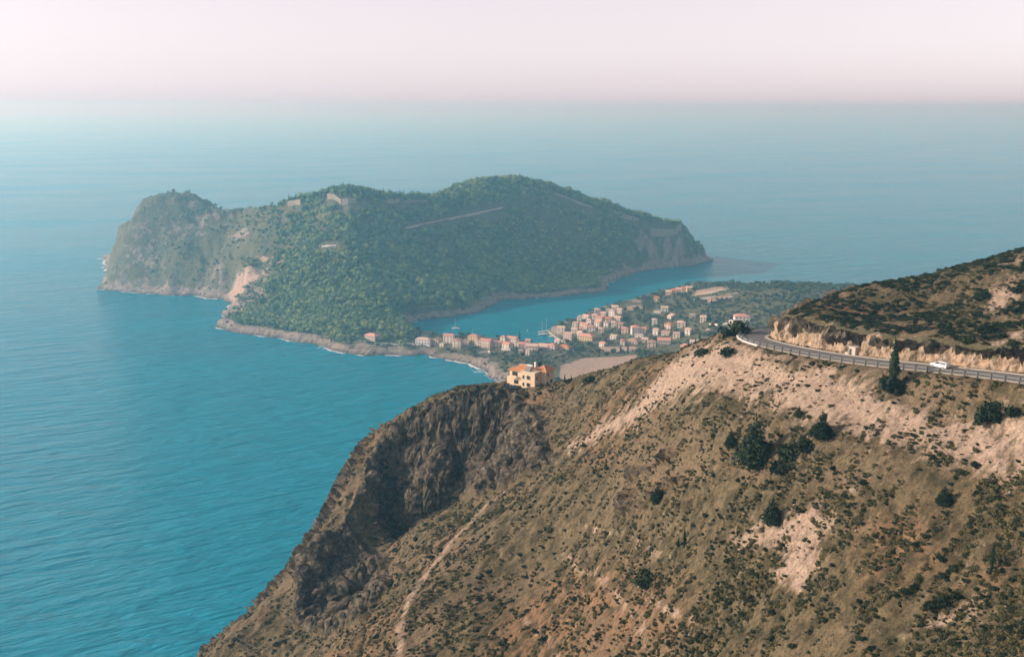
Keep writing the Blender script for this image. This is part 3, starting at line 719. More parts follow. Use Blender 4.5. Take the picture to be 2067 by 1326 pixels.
i_apex = int(np.argmin(ROAD[:200, 0] + 1e6*(ROAD[:200, 1] < 240)))
s_apex = cum[i_apex]; s_end = cum[-1]-2
rail = empty('guard_rail', on_road(6, -RW-0.5)[0]); tag(rail, 'pale steel crash barrier on dark posts along the valley edge of the road', 'guard rail')
inv = rail.matrix_world.inverted() if False else Matrix.Translation(-Vector(rail.location))
def put(o, root):       # keep world-space vertices under an Empty
    o.matrix_parent_inverse = Matrix.Translation(-Vector(root.location)); return o
mb = MB(); W_ = [(0.0,0.42),(0.07,0.46),(0.07,0.54),(0.0,0.59),(0.07,0.64),(0.07,0.72),(0.0,0.76),(-0.03,0.76),(-0.03,0.42)]
sweep(mb, 4, s_end, -RW-0.55, [(-a, 0.30+b*0.6) for a, b in W_][::-1], 1.2)
put(mb.build('rail_beam', M['steel'], rail), rail)
mb = MB(); sweep(mb, 4, s_end, -RW-0.3, [(-0.35,-0.9),(0.3,-0.9),(0.3,0.02),(-0.35,0.02)], 1.2)
M['edge'] = plain('weathered_concrete', (0.29, 0.25, 0.21), 0.9, 0.2, 0.9)
put(mb.build('edge_beam', M['edge'], rail), rail)
post_me = MB().box(-0.09, 0.09, -0.11, 0.11, -1.3, 1.02).mesh('post', M['dark_steel'])
s = 5.0
while s < s_end:
    p, n = on_road(s, -RW-0.78); q = link_mesh('post', post_me, rail)
    q.location = Vector(p)-Vector(rail.location); q.rotation_euler = (0, 0, math.atan2(n[1], n[0])); s += 3.1
wall = empty('retaining_wall', on_road(s_ret0, -RW-0.9)[0]); tag(wall, 'cream concrete retaining wall under the outside of the road bend', 'wall')
mb = MB(); sweep(mb, s_ret0, s_apex+7, -RW-1.02, [(-0.75,-4.2),(0.28,-4.2),(0.28,-0.05),(-0.22,-0.05)], 0.8)
put(mb.build('wall_face', M['concrete'], wall), wall)
mb = MB(); sweep(mb, s_ret0-0.2, s_apex+7.2, -RW-1.05, [(-0.32,-0.05),(0.30,-0.05),(0.30,0.12),(-0.32,0.12)], 0.8)
put(mb.build('coping', M['white_wall'], wall), wall)

# rock cutting above the inner edge of the road
def make_cut():
    S = np.arange(cum[np.argmin(np.abs(ROAD[:, 1]-168))] if False else 18.0, s_end-6, 0.42); NV = 30
    T = np.linspace(0, 1, NV); G = np.zeros((len(S), NV, 3))
    for a, s in enumerate(S):
        p, n = on_road(s, RW+1.5)
        top = None
        for off in (4.6, 5.4, 6.4, 7.6, 9.0):
            q = (p[0]+n[0]*(off-1.5), p[1]+n[1]*(off-1.5))
            z = float(ground_z(*q)); ref = p[2]+max(off-2.3, 0)*3.2
            if top is None or z > top[2]: top = (q[0], q[1], z)
            if z < ref-0.5: break
        hgt = max(top[2]-p[2], 0.6); lean = 0.28*hgt + 0.5
        G[a, :, 0] = p[0]+n[0]*lean*T**1.3; G[a, :, 1] = p[1]+n[1]*lean*T**1.3
        G[a, :, 2] = p[2]-0.3+(hgt+0.45)*T
        # last rows fold back into the ground
        G[a, -3, :2] = p[:2]+n*(lean+1.0); G[a, -2, :2] = p[:2]+n*(lean+2.4); G[a, -1, :2] = p[:2]+n*(lean+4.2)
        for k_, dz in ((-3, 0.25), (-2, 0.05), (-1, -0.7)):
            G[a, k_, 2] = float(ground_z(G[a, k_, 0], G[a, k_, 1]))+dz
            G[a, k_, 2] = min(G[a, k_, 2], p[2]+hgt+0.6)
        wgt = np.sin(np.pi*np.clip(T*1.05, 0, 1))**0.5; wgt[-2:] = 0.1
        x, y, z = G[a].T
        wf1, wf2 = worley(x/2.6, y/2.6, z/2.2)
        d = wgt*(0.9*ridg3(x, y, z, 4.0, 4, 9) + 0.7*noise3(x/7, y/7, z/9) + 1.4*np.clip(wf2-wf1, 0, 0.45)-0.6*wf1)*min(1, hgt/3)
        G[a, :, 0] -= n[0]*d*0.8; G[a, :, 1] -= n[1]*d*0.8; G[a, 3:, 2] += 0.25*d[3:]
    V = G.reshape(-1, 3)
    veg = sstep(0.55, 0.95, np.broadcast_to(T, (len(S), NV)) + 0.35*noise2(V[:, 0]/3, V[:, 1]/3, 5).reshape(len(S), NV))
    bare = sstep(0.0, 14.0, np.abs(S-s_apex-2))[:, None]*0.5
    return V, grid_faces(len(S), NV), {'bare': 1-np.clip(veg*0.7+bare*np.clip(0.5+noise2(V[:, 0]/6, V[:, 1]/6, 8), 0, 1).reshape(len(S), NV), 0, 1)}
def make_cut_mat():
    m_, nt, bs = mat_new('cut_rock')
    p = wpos(nt); v = nd(nt, 'ShaderNodeMapping'); v.inputs['Scale'].default_value = (1, 1, 0.3); nt.links.new(p, v.inputs[0])
    r1 = tex_noise(nt, 0.9, 6, 0.72, v.outputs[0], 0.5); r2 = tex_noise(nt, 0.22, 3, 0.6, p)
    rock = ramp(nt, r1, [(0.34, (0.085, 0.062, 0.043)), (0.47, (0.33, 0.235, 0.160)), (0.66, (0.56, 0.42, 0.305))])
    rock = mixc(nt, rng_map(nt, r2, 0.5, 0.75), rock, (0.50, 0.33, 0.21))
    soil = mixc(nt, r1, (0.07, 0.07, 0.04), (0.22, 0.18, 0.10))
    c = mixc(nt, rng_map(nt, math_n(nt, 'ADD', attr(nt, 'bare'), math_n(nt, 'MULTIPLY', math_n(nt, 'SUBTRACT', r1, 0.5), 0.8)), 0.3, 0.55), soil, rock)
    nt.links.new(c, bs.inputs['Base Color']); bs.inputs['Roughness'].default_value = 0.95; bs.inputs['Specular IOR Level'].default_value = 0.1
    bump(nt, bs, r1, 0.8, 0.6); return m_
M['cut'] = make_cut_mat()
V, Fq, A = make_cut()
tag(link_mesh('rock_cutting', np_mesh('rock_cutting', V, Fq[:, ::-1], M['cut'], False, A)), 'jagged peach rock face cut into the hill beside the road', kind='structure')

# ------------------------------------------------------------------ foliage prototypes
def ico(sub):
    bm = bmesh.new(); bmesh.ops.create_icosphere(bm, subdivisions=sub, radius=1.0)
    v = np.array([p.co[:] for p in bm.verts]); f = [tuple(q.index for q in fc.verts) for fc in bm.faces]; bm.free(); return v, f
ICO1 = ico(1); ICO2 = ico(2)
def crown_mesh(name, lobes, nleaf, leaf, mat, seed, core=0.78, up=0.25):
    """lobes: (x, y, z, rx, rz).  A bumpy core with many leaf-sized faces round it."""
    r = np.random.default_rng(seed); V = []; Fc = []
    tot = sum(l[3]**2 for l in lobes)
    for (x, y, z, rx, rz_) in lobes:
        iv, f = ICO1; n = len(V)
        for p in iv:
            k = core*(0.82+0.36*r.random()); V.append((x+p[0]*rx*k, y+p[1]*rx*k, z+p[2]*rz_*k))
        Fc += [tuple(i+n for i in q) for q in f]
        for _ in range(int(nleaf*rx*rx/tot)):
            d = r.normal(size=3); d[2] = d[2]*0.9+up; d /= np.linalg.norm(d)
            k = 0.78+0.34*r.random(); c = np.array((x+d[0]*rx*k, y+d[1]*rx*k, z+d[2]*rz_*k))
            nn = d+0.7*r.normal(size=3); nn /= np.linalg.norm(nn)
            u = np.cross(nn, r.normal(size=3)); u /= np.linalg.norm(u)+1e-9; w = np.cross(nn, u); s_ = leaf*(0.6+0.8*r.random())
            n = len(V); V += [tuple(c-u*s_-w*s_*0.55), tuple(c+u*s_-w*s_*0.45), tuple(c+u*s_*0.8+w*s_*0.55), tuple(c-u*s_*0.7+w*s_*0.6)]; Fc.append((n, n+1, n+2, n+3))
    me = bpy.data.meshes.new(name); me.from_pydata(V, [], Fc); me.update(); me.materials.append(mat); return me
def blob_lobes(seed, n, r, h, flat=0.8):
    q = np.random.default_rng(seed); out = [(0, 0, h, r*0.72, r*0.72*flat)]
    for i in range(n):
        a = 2*math.pi*(i+q.random()*0.6)/n; d = r*(0.38+0.25*q.random())
        out.append((d*math.cos(a), d*math.sin(a), h+r*(q.random()-0.55)*0.55, r*(0.40+0.2*q.random()), r*(0.38+0.2*q.random())*flat))
    return out
def long_lobes(seed, n, r, h, flat):
    return [(x*1.55, y*0.8, z, a*1.0, b) for x, y, z, a, b in blob_lobes(seed, n, r, h, flat)]
def cone_lobes(seed, h, r, n):
    q = np.random.default_rng(seed); out = []
    for i in range(n):
        t = i/(n-1); z = h*(0.10+0.88*t); rr = r*(1-t)**0.95*(0.82+0.3*q.random())+0.07*r
        k = 1 if t > 0.75 else (3 if t > 0.4 else 5); a0 = q.random()*6.3
        for j in range(k):
            a = a0+2*math.pi*j/k+0.4*q.random(); d = rr*0.55 if k > 1 else 0
            out.append((d*math.cos(a), d*math.sin(a), z+0.08*h*(q.random()-0.5), rr*(0.62 if k > 1 else 0.9), h/n*(0.9+0.5*q.random())))
    return out
def spindle_lobes(seed, h, r, n):
    q = np.random.default_rng(seed); out = []
    for i in range(n):
        t = (i+0.5)/n; rr = r*min(1.0, 1.9*(t+0.12))*(1.0-t**2.2)+0.1*r
        out.append((0.14*r*q.normal(), 0.14*r*q.normal(), h*t, rr*(0.9+0.2*q.random()), h/n*1.2))
    return out
def trunk_mesh(name, h, r, mat, seed=0, limbs=4):
    q = random.Random(seed); mb = MB(); mb.tube((0, 0, -0.8), (0.05*h, 0.02*h, h), r, r*0.55, 7)
    for i in range(limbs):
        a = 6.28*i/limbs+q.random(); z = h*(0.6+0.35*q.random())
        mb.tube((0.03*h, 0.01*h, z), (0.45*h*math.cos(a), 0.45*h*math.sin(a), z+0.4*h), r*0.42, r*0.15, 5)
    return mb.mesh(name, mat, True)

def plant(name, loc, scale, rz, crown, trunk, label, cat, group=None):
    root = empty(name, loc, rz); root.scale = (scale, scale, scale) if not isinstance(scale, tuple) else scale
    tag(root, label, cat, group)
    link_mesh('crown', crown, root)
    if trunk is not None: link_mesh('trunk', trunk, root)
    return root

def scatter(name, pts, scl, rz, protos, label, cat, zs=None):
    """one object of uncountable plants: instances on the points of a mesh"""
    me = bpy.data.meshes.new(name); me.vertices.add(len(pts)); me.vertices.foreach_set('co', np.asarray(pts, np.float32).ravel())
    n = len(pts); zs = np.ones(n) if zs is None else zs
    for an, tp, val in (('scl', 'FLOAT', scl), ('rz', 'FLOAT', rz), ('zs', 'FLOAT', zs)):
        a = me.attributes.new(an, tp, 'POINT'); a.data.foreach_set('value', np.asarray(val, np.float32))
    a = me.attributes.new('pid', 'INT', 'POINT'); a.data.foreach_set('value', RNG.integers(0, len(protos), n).astype(np.int32))
    o = link_mesh(name, me)
    col = bpy.data.collections.new(name+'_kinds')
    for i, p in enumerate(protos):
        q = bpy.data.objects.new('%s_kind_%02d' % (name, i), p); col.objects.link(q)
    g = bpy.data.node_groups.new(name, 'GeometryNodeTree')
    g.interface.new_socket('Geometry', in_out='INPUT', socket_type='NodeSocketGeometry'); g.interface.new_socket('Geometry', in_out='OUTPUT', socket_type='NodeSocketGeometry')
    N = g.nodes; L = g.links
    gi = N.new('NodeGroupInput'); go = N.new('NodeGroupOutput'); ip = N.new('GeometryNodeInstanceOnPoints'); ci = N.new('GeometryNodeCollectionInfo')
    ci.inputs['Collection'].default_value = col; ci.inputs['Separate Children'].default_value = True; ci.inputs['Reset Children'].default_value = True
    def na(nm, tp): q = N.new('GeometryNodeInputNamedAttribute'); q.data_type = tp; q.inputs['Name'].default_value = nm; return q.outputs[0]
    L.new(gi.outputs[0], ip.inputs['Points']); L.new(ci.outputs[0], ip.inputs['Instance'])
    ip.inputs['Pick Instance'].default_value = True; L.new(na('pid', 'INT'), ip.inputs['Instance Index'])
    cr = N.new('ShaderNodeCombineXYZ'); L.new(na('rz', 'FLOAT'), cr.inputs[2]); L.new(cr.outputs[0], ip.inputs['Rotation'])
    cs = N.new('ShaderNodeCombineXYZ'); s_ = na('scl', 'FLOAT'); mz = N.new('ShaderNodeMath'); mz.operation = 'MULTIPLY'; L.new(s_, mz.inputs[0]); L.new(na('zs', 'FLOAT'), mz.inputs[1])
    L.new(s_, cs.inputs[0]); L.new(s_, cs.inputs[1]); L.new(mz.outputs[0], cs.inputs[2]); L.new(cs.outputs[0], ip.inputs['Scale'])
    L.new(ip.outputs[0], go.inputs[0])
    md = o.modifiers.new('plants', 'NODES'); md.node_group = g
    tag(o, label, cat, kind='stuff'); return o

PROTO = {}
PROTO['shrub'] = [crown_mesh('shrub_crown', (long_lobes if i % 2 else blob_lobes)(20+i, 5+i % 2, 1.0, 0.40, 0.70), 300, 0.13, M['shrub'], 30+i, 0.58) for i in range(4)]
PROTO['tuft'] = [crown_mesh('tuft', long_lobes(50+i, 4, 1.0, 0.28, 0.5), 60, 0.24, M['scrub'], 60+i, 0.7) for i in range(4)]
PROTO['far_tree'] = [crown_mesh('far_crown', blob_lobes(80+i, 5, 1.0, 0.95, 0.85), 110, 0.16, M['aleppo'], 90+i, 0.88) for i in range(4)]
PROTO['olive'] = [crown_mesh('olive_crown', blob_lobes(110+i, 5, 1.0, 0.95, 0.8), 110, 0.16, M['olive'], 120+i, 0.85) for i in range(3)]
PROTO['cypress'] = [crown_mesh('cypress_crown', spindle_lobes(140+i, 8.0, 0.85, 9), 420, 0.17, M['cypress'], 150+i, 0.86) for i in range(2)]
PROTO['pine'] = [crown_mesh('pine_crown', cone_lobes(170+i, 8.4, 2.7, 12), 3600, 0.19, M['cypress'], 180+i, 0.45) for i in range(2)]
T_tree = trunk_mesh('tree_trunk', 0.75, 0.085, M['bark'], 1); T_cyp = trunk_mesh('cypress_trunk', 1.4, 0.14, M['bark'], 2, 0)
T_pine = trunk_mesh('pine_trunk', 5.5, 0.20, M['bark'], 3, 0); T_shrub = trunk_mesh('shrub_stem', 0.45, 0.05, M['bark'], 4, 3)

# ------------------------------------------------------------------ foreground plants
def gpf(px, py):
    d = ray(px, py); t = FARD/d[1]; x = d[0]*t; y = d[1]*t; z = EYE[2]+d[2]*t
    hit = np.nonzero(z <= np.maximum(ground_z(x, y), 0.0))[0]; i = hit[0] if len(hit) else len(t)-1
    return (float(x[i]), float(y[i]), max(float(ground_z(x[i], y[i])), 0.0))
FARD = np.arange(640, 2300, 0.5)
def gp(px, py):
    g = ground(px, py); return g if g else at(px, py, D=200)
def plant_px(name, px, py, hpx, crown, trunk, proto_h, label, cat, group=None, wide=1.0, sink=0.15):
    g = gp(px, py); d = math.hypot(g[0], g[1]); hm = hpx*d/F_PX*1.03; s_ = hm/proto_h
    return plant(name, (g[0], g[1], g[2]-sink), (s_*wide, s_*wide, s_), random.random()*6.28, crown, trunk, label, cat, group)
plant_px('pine_tree', 1522, 938, 104, PROTO['pine'][0], T_pine, 8.2, 'largest dark conical pine at the left end of the thicket on the slope', 'pine tree', None, 1.0)
plant_px('pine_tree', 1657, 884, 56, PROTO['pine'][1], T_pine, 8.2, 'dark pine at the right end of the thicket below the bare scree', 'pine tree', None, 1.15)
plant_px('pine_tree', 1558, 1056, 60, PROTO['pine'][1], T_pine, 8.2, 'lone young pine casting a shadow on the bare earth patch', 'pine tree', None, 1.0)
plant_px('pine_tree', 1475, 899, 34, PROTO['pine'][0], T_pine, 8.2, 'small ragged pine just left of the largest pine', 'pine tree', None, 1.0)
plant_px('pine_tree', 1326, 1012, 36, PROTO['pine'][0], T_pine, 8.2, 'squat dark pine alone on the middle of the scrubby slope', 'pine tree', None, 1.15)
plant_px('pine_tree', 1905, 1018, 40, PROTO['pine'][1], T_pine, 8.2, 'leaning dark pine below the pale scree at right', 'pine tree', None, 1.1)
plant_px('pine_tree', 1612, 840, 22, PROTO['pine'][0], T_pine, 8.2, 'small pine above the thicket', 'pine tree', None, 1.3)
plant_px('cypress_tree', 1799, 790, 102, PROTO['cypress'][0], T_cyp, 8.0, 'tall dark cypress standing in front of the guard rail', 'cypress tree', None, 0.95)
plant_px('cypress_tree', 2001, 1150, 58, PROTO['cypress'][1], T_cyp, 8.0, 'thin dark cypress near the right edge of the slope', 'cypress tree', None, 0.8)
plant_px('cypress_tree', 1381, 1102, 40, PROTO['cypress'][0], T_cyp, 8.0, 'taller of two slim cypresses close together on the slope', 'cypress tree', None, 0.9)
plant_px('cypress_tree', 1369, 1105, 22, PROTO['cypress'][1], T_cyp, 8.0, 'shorter of two slim cypresses close together on the slope', 'cypress tree', None, 1.3)
plant_px('cypress_tree', 1861, 1264, 22, PROTO['cypress'][0], T_cyp, 8.0, 'small cypress on the pale patch at bottom right', 'cypress tree', None, 1.5)
plant_px('cypress_tree', 1871, 1286, 18, PROTO['cypress'][1], T_cyp, 8.0, 'stubby cypress just below the pale patch at bottom right', 'cypress tree', None, 1.2)
plant_px('cypress_tree', 1140, 771, 18, PROTO['cypress'][0], T_cyp, 8.0, 'slim cypress right of the ochre house on the ridge', 'cypress tree', None, 0.9)
plant_px('cypress_tree', 1153, 770, 14, PROTO['cypress'][1], T_cyp, 8.0, 'second slim cypress from the ochre house on the ridge', 'cypress tree', None, 0.9)
plant_px('cypress_tree', 1191, 768, 18, PROTO['cypress'][0], T_cyp, 8.0, 'slim cypress above the ridge bushes by the pale field', 'cypress tree', None, 0.9)
plant_px('cypress_tree', 1213, 760, 15, PROTO['cypress'][1], T_cyp, 8.0, 'last slim cypress on the ridge towards the road', 'cypress tree', None, 0.9)
for x, y, h, w, lab in [(1127,770,11,1.0,'round tree between the ochre house and the cypresses'), (1147,771,9,1.0,'round bush between two slim cypresses on the ridge'), (1190,770,14,1.4,'broad dark bush under the cypress by the pale field'),
                        (966,784,9,0.9,'small tree left of the ochre house on the skyline'), (977,783,8,1.0,'smaller of two trees left of the ochre house'),
                        (1996,848,42,0.75,'round dark tree below the guard rail at far right'), (2042,838,24,0.8,'round bush beside the dark tree at far right'),
                        (1800,788,30,1.1,'broad dark bush around the foot of the tall cypress'), (1470,678,22,1.0,'ragged dark bush at the lip of the bend'), (1493,672,30,0.8,'taller dark bush beside the outside of the bend'),
                        (1590,920,30,1.1,'dark bushy tree in the thicket beside the largest pine'), (1625,905,22,1.3,'wide bush in the middle of the thicket'), (1578,948,26,1.2,'low bush at the foot of the thicket'),
                        (1303,1178,34,0.95,'round black green bush alone on the lower slope'), (1418,716,18,1.2,'wide dark bush on the bare slope below the bend'), (1468,716,20,0.9,'dark bush under the cream retaining wall')]:
    plant_px('bush', x, y, h, PROTO['shrub'][x % 4], T_shrub, 1.12, lab, 'bush', None, w)

LM_NEAR = [(1522,900,'the largest pine'),(1657,860,'the pine at the right end of the thicket'),(1558,1035,'the lone young pine on bare earth'),(1326,995,'the squat pine on mid slope'),(1905,1000,'the leaning pine at right'),(1799,740,'the tall cypress by the rail'),
           (2001,1120,'the thin cypress at the right edge'),(1378,1090,'the two slim cypresses'),(1861,1255,'the small cypress at bottom right'),(1062,770,'the ochre house'),(1996,825,'the round tree at far right'),(1303,1160,'the round black green bush'),
           (1418,705,'the wide bush below the bend'),(1500,690,'the cream retaining wall'),(1902,742,'the white car'),(1716,708,'the roadside hut'),(1000,1005,'the top of the rubble track'),(865,1155,'the middle of the rubble track'),(806,1320,'the foot of the rubble track'),
           (1240,850,'the pale scree tongue'),(1620,1090,'the bare earth patch'),(870,900,'the lit rock rib of the crag'),(650,1200,'the dark hollows in the lower cliff'),(1590,660,'the rock nose at the bend'),(2020,600,'the bare patch on the hill')]
def relate(px, py, marks, what):
    d = [math.hypot(px-a, (py-b)*1.2) for a, b, _ in marks]; i = int(np.argmin(d)); dx, dy = px-marks[i][0], py-marks[i][1]
    far = 'just ' if d[i] < 24 else ('' if d[i] < 48 else ('some way ' if d[i] < 85 else 'well '))
    if abs(dx) > 2.2*abs(dy): w_ = 'left of' if dx < 0 else 'right of'
    elif abs(dy) > 2.2*abs(dx): w_ = 'above' if dy < 0 else 'below'
    else: w_ = ('above' if dy < 0 else 'below')+' and '+('left of' if dx < 0 else 'right of')
    for far2, w2 in ((far, w_), ('', w_), ('', w_.split(' and ')[-1])):
        t_ = '%s %s%s %s' % (what, far2, w2, marks[i][2])
        if len(t_.split()) <= 16: break
    return t_
def pixel(x, y, z):
    zz = z-EYE[2]; f_ = y*CP-zz*SP; u_ = y*SP+zz*CP
    return W_PX/2+F_PX*x/f_, H_PX/2-F_PX*u_/f_
# dark shrubs one can pick out on the slope: read from the photograph, then filled in at random
shrub_px = [(1905,1215,34),(1880,1222,30),(1930,1205,28),(1830,1195,26),(1812,1203,22),(1850,1186,22),(1682,946,16),(1743,975,18),(1776,965,12),(1857,948,10),(1968,940,20),(1940,955,22),(1705,1000,16),(1712,1005,12),
            (1575,880,16),(1600,868,14),(1545,850,10),(1508,870,12),(1455,905,10),(1440,880,12),(1225,945,16),(1200,955,10),(1250,935,10),(1310,905,12),(1355,935,12),(1180,900,14),(1440,960,14),(1490,970,12),(1560,975,18),(1572,985,14),
            (1620,960,14),(1650,965,10),(1425,1040,14),(1450,1030,10),(1400,1060,14),(1460,1095,14),(1480,1075,10),(1330,1060,10),(1290,1085,12),(1225,1100,14),(1250,1095,12),(1050,1120,14),(1075,1110,10),(1110,1085,10),(1140,1070,10),
            (1475,1130,14),(1470,1115,12),(1545,1110,14),(1680,1140,14),(1700,1105,14),(1705,1180,12),(1735,1215,16),(1770,1245,16),(1690,1230,12),(1640,1220,12),(1560,1235,20),(1580,1250,16),(1520,1215,18),(1500,1240,22),(1470,1215,20),(1430,1205,14),
            (1870,1085,22),(1850,1100,18),(1890,1070,16),(1900,1130,20),(1925,1150,22),(1905,1165,20),(1950,1120,16),(2010,1190,18),(2040,1270,24),(2020,1290,20),(1980,1300,14),(1740,1290,16),(1760,1310,18),(1560,1290,22),(1600,1305,18),(1410,1290,24),(1350,1300,18),
            (1100,1290,22),(1080,1275,18),(1010,1300,14),(1180,1310,12),(1240,1290,10),(1190,1215,12),(1160,1210,16),(1145,1215,14),(990,1210,14),(960,1240,10),(905,1140,14),(870,1125,16),(890,1110,12),(985,1155,12),(560,1300,18),(575,1296,14),(930,960,18),(790,1180,22),(800,1160,14),
            (740,940,10),(770,890,8),(870,818,8),(930,800,8),(945,797,6),(900,806,8),(985,790,8),(1010,800,14),(1060,800,14),(1090,795,12),(1110,790,12),(1125,785,10),(840,1090,16),(800,1110,18),(770,1065,16),(820,1060,20),(860,1060,14),
            (1630,700,8),(1610,698,8),(1580,690,7),(1660,706,7),(1690,712,8),(1720,716,8),(1560,685,6),(1770,724,8),(1850,738,8),(1960,748,8),(2010,752,9),(1970,800,10),(1950,815,14),(1920,805,14),(1890,800,12),(1850,770,14),(1830,765,10),(1640,735,14),(1655,740,12),(1700,742,10),(1730,750,12),(1680,760,10),
            (1660,640,14),(1690,620,14),(1720,610,12),(1760,596,14),(1800,580,18),(1850,575,14),(1830,585,16),(1890,560,16),(1920,556,10),(1950,545,12),(2000,535,12),(2040,528,14),(1950,690,30),(1990,670,34),(2020,680,24),(1960,660,20),(1900,660,18),(1880,690,16),(1930,620,18),(1860,640,16),(1800,640,16),(1780,670,16),(1990,600,22),(2050,590,26),(2050,630,24)]
AREA = []
def region_of(px, py):
    if py < 700 and px > 1560 or (px > 1700 and py < 735): return ('on the scrubby hill above the road', 'shrubs on the hill above the road')
    if 1380 < px and py < 935 + (px-1380)*0.05: return ('on the bare scree slope below the road', 'shrubs on the scree below the road')
    if px < 1110 and py < 1060: return ('on the crag below the ochre house', 'shrubs on the crag below the ochre house')
    if px < 960: return ('left of the rubble track near the cliff edge', 'shrubs left of the rubble track')
    if px < 1450: return ('on the scrubby slope right of the rubble track', 'shrubs right of the rubble track')
    return ('on the shaded slope at lower right', 'shrubs on the lower right slope')
def add_shrub(px, py, wpx, flat=0.8):
    g = ground(px, py)
    if g is None or g[1] > 425: return
    d = math.hypot(g[0], g[1]); s_ = 0.52*wpx*d/F_PX
    lab, grp = region_of(px, py)
    size = 'large' if s_ > 1.5 else ('small' if s_ < 0.75 else 'mid-sized')
    plant('shrub', (g[0], g[1], g[2]-0.05), (s_*1.15, s_, s_*flat), 0.66+random.gauss(0, 0.5), PROTO['shrub'][random.randrange(4)], T_shrub,
          relate(px, py, LM_NEAR, size+' dark shrub'), 'shrub', 'shrubs on the near mountain slope')
for x, y, w in shrub_px: add_shrub(x, y, w)
n_s = len(shrub_px)
def z_at_mask(G, x, y): return bilin(NX, NY, G, x, y)
while n_s < 296:
    px = random.uniform(560, 2060); py = random.uniform(700, 1320)
    g = ground(px, py)
    if g is None or g[1] > 380: continue
    if float(z_at_mask(rd, g[0], g[1])) < RW+3 or float(z_at_mask(near_scree, g[0], g[1])) > 0.5 and random.random() < 0.75: continue
    if random.random() > 0.45+0.9*float(noise2(g[0]/14, g[1]/14, 81)): continue
    add_shrub(px, py, random.uniform(7, 13)); n_s += 1

# countless low scrub over the whole slope
def scrub_points(n, dens, margin=0.0):
    x = RNG.uniform(-150, 150, n*4); y = RNG.uniform(110, 400, n*4)
    a = math.radians(38); u = x*math.cos(a)+y*math.sin(a); v = -x*math.sin(a)+y*math.cos(a)
    c = 0.36+1.3*noise2(u/8, v/2.4, 91)+0.6*noise2(x/28, y/28, 92)+0.5*noise2(u/3, v/1.2, 93)
    sc = bilin(NX, NY, near_scree, x, y); rk_ = bilin(NX, NY, near_rock, x, y); r_ = bilin(NX, NY, rd, x, y); sd_ = bilin(NX, NY, side, x, y)
    tr = bilin(NX, NY, trail, x, y)
    p = np.clip(c, 0, 1)*dens*(1-0.88*np.clip(sc*1.2, 0, 1))*(1-0.25*rk_)*(1-0.9*tr)
    p = p*(1+1.6*sstep(15, 55, x+0.4*(200-y))*sstep(220, 180, y))  # extra scrub added at lower right, partly to darken it like shade
    p = np.where((r_ < RW+1.6+margin) | ((sd_ > 0) & (r_ < RW+5.5)), 0, p)
    p *= bilin(NX, NY, NZ, x, y) > 3
    k = np.nonzero(RNG.random(len(x)) < p)[0][:n]
    return x[k], y[k], bilin(NX, NY, NZ, x[k], y[k])
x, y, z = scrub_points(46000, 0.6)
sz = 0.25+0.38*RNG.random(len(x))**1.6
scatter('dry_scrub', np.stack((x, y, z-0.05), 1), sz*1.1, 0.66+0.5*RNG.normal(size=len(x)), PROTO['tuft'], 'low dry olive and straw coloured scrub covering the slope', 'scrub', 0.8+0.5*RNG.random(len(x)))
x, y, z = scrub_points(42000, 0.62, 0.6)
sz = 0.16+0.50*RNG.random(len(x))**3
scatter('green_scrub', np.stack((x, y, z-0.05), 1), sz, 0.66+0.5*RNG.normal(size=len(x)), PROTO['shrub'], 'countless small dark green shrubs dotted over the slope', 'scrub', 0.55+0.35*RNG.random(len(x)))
M['pebble'] = plain('limestone_rubble', (0.25, 0.195, 0.15), 0.95, 0.3, 1.2, obj_var=0.2)
def stone_mesh(i):
    q = np.random.default_rng(400+i); v, f = ICO1; k = 0.75+0.5*q.random((len(v), 1)); v2 = v*k*np.array((1.0, 0.7+0.4*q.random(), 0.5+0.3*q.random()))
    return np_mesh('stone', v2, np.array(f), M['pebble'], False)
STONES = [stone_mesh(i) for i in range(5)]
x = RNG.uniform(-140, 140, 160000); y = RNG.uniform(115, 385, 160000)
pk = 0.03+0.5*np.clip(bilin(NX, NY, near_scree, x, y), 0, 1)*np.clip(0.5+1.2*noise2(x/7, y/7, 97), 0, 1)+0.10*bilin(NX, NY, near_rock, x, y)+0.35*bilin(NX, NY, trail, x, y)
pk = np.where(bilin(NX, NY, rd, x, y) < RW+1.4, 0, pk)
k = np.nonzero(RNG.random(len(x)) < pk)[0][:26000]; x, y = x[k], y[k]
scatter('rubble_stones', np.stack((x, y, bilin(NX, NY, NZ, x, y)), 1), 0.09+0.32*RNG.random(len(x))**4, RNG.random(len(x))*6.28, STONES, 'loose pale limestone rubble strewn over scree and slope', 'rubble')
for px, py, w_, lab in [(1553,792,22,'pale squared boulder on the scree below the bend'),(1600,760,12,'small pale boulder beside the shrub under the guard rail'),(1722,992,20,'pale rock outcrop among the scrub right of the thicket'),(1500,842,16,'boulder on the scree above the small ragged pine'),
                        (1440,760,12,'grey boulder on the bare slope below the wide bush'),(1205,905,10,'white boulder at the foot of the scree tongue'),(1380,820,11,'pale boulder beside the scree tongue'),(1850,905,12,'half buried boulder on the right scree')]:
    g = gp(px, py); s_ = 0.5*w_*math.hypot(g[0], g[1])/F_PX
    b_ = link_mesh('boulder', STONES[px % 5]); b_.location = (g[0], g[1], g[2]+s_*0.15); b_.scale = (s_, s_, s_*0.9); b_.rotation_euler = (0, 0, px*0.7); tag(b_, lab, 'boulder')
xx = RNG.uniform(50, 180, 14000); yy = RNG.uniform(185, 300, 14000)
ok = (bilin(NX, NY, side, xx, yy) > 0) & (bilin(NX, NY, rd, xx, yy) > RW+5.5) & (bilin(NX, NY, rd, xx, yy) < 75) & (bilin(NX, NY, near_scree, xx, yy) < 0.4) & (noise2(xx/10, yy/5, 95) > -0.25)
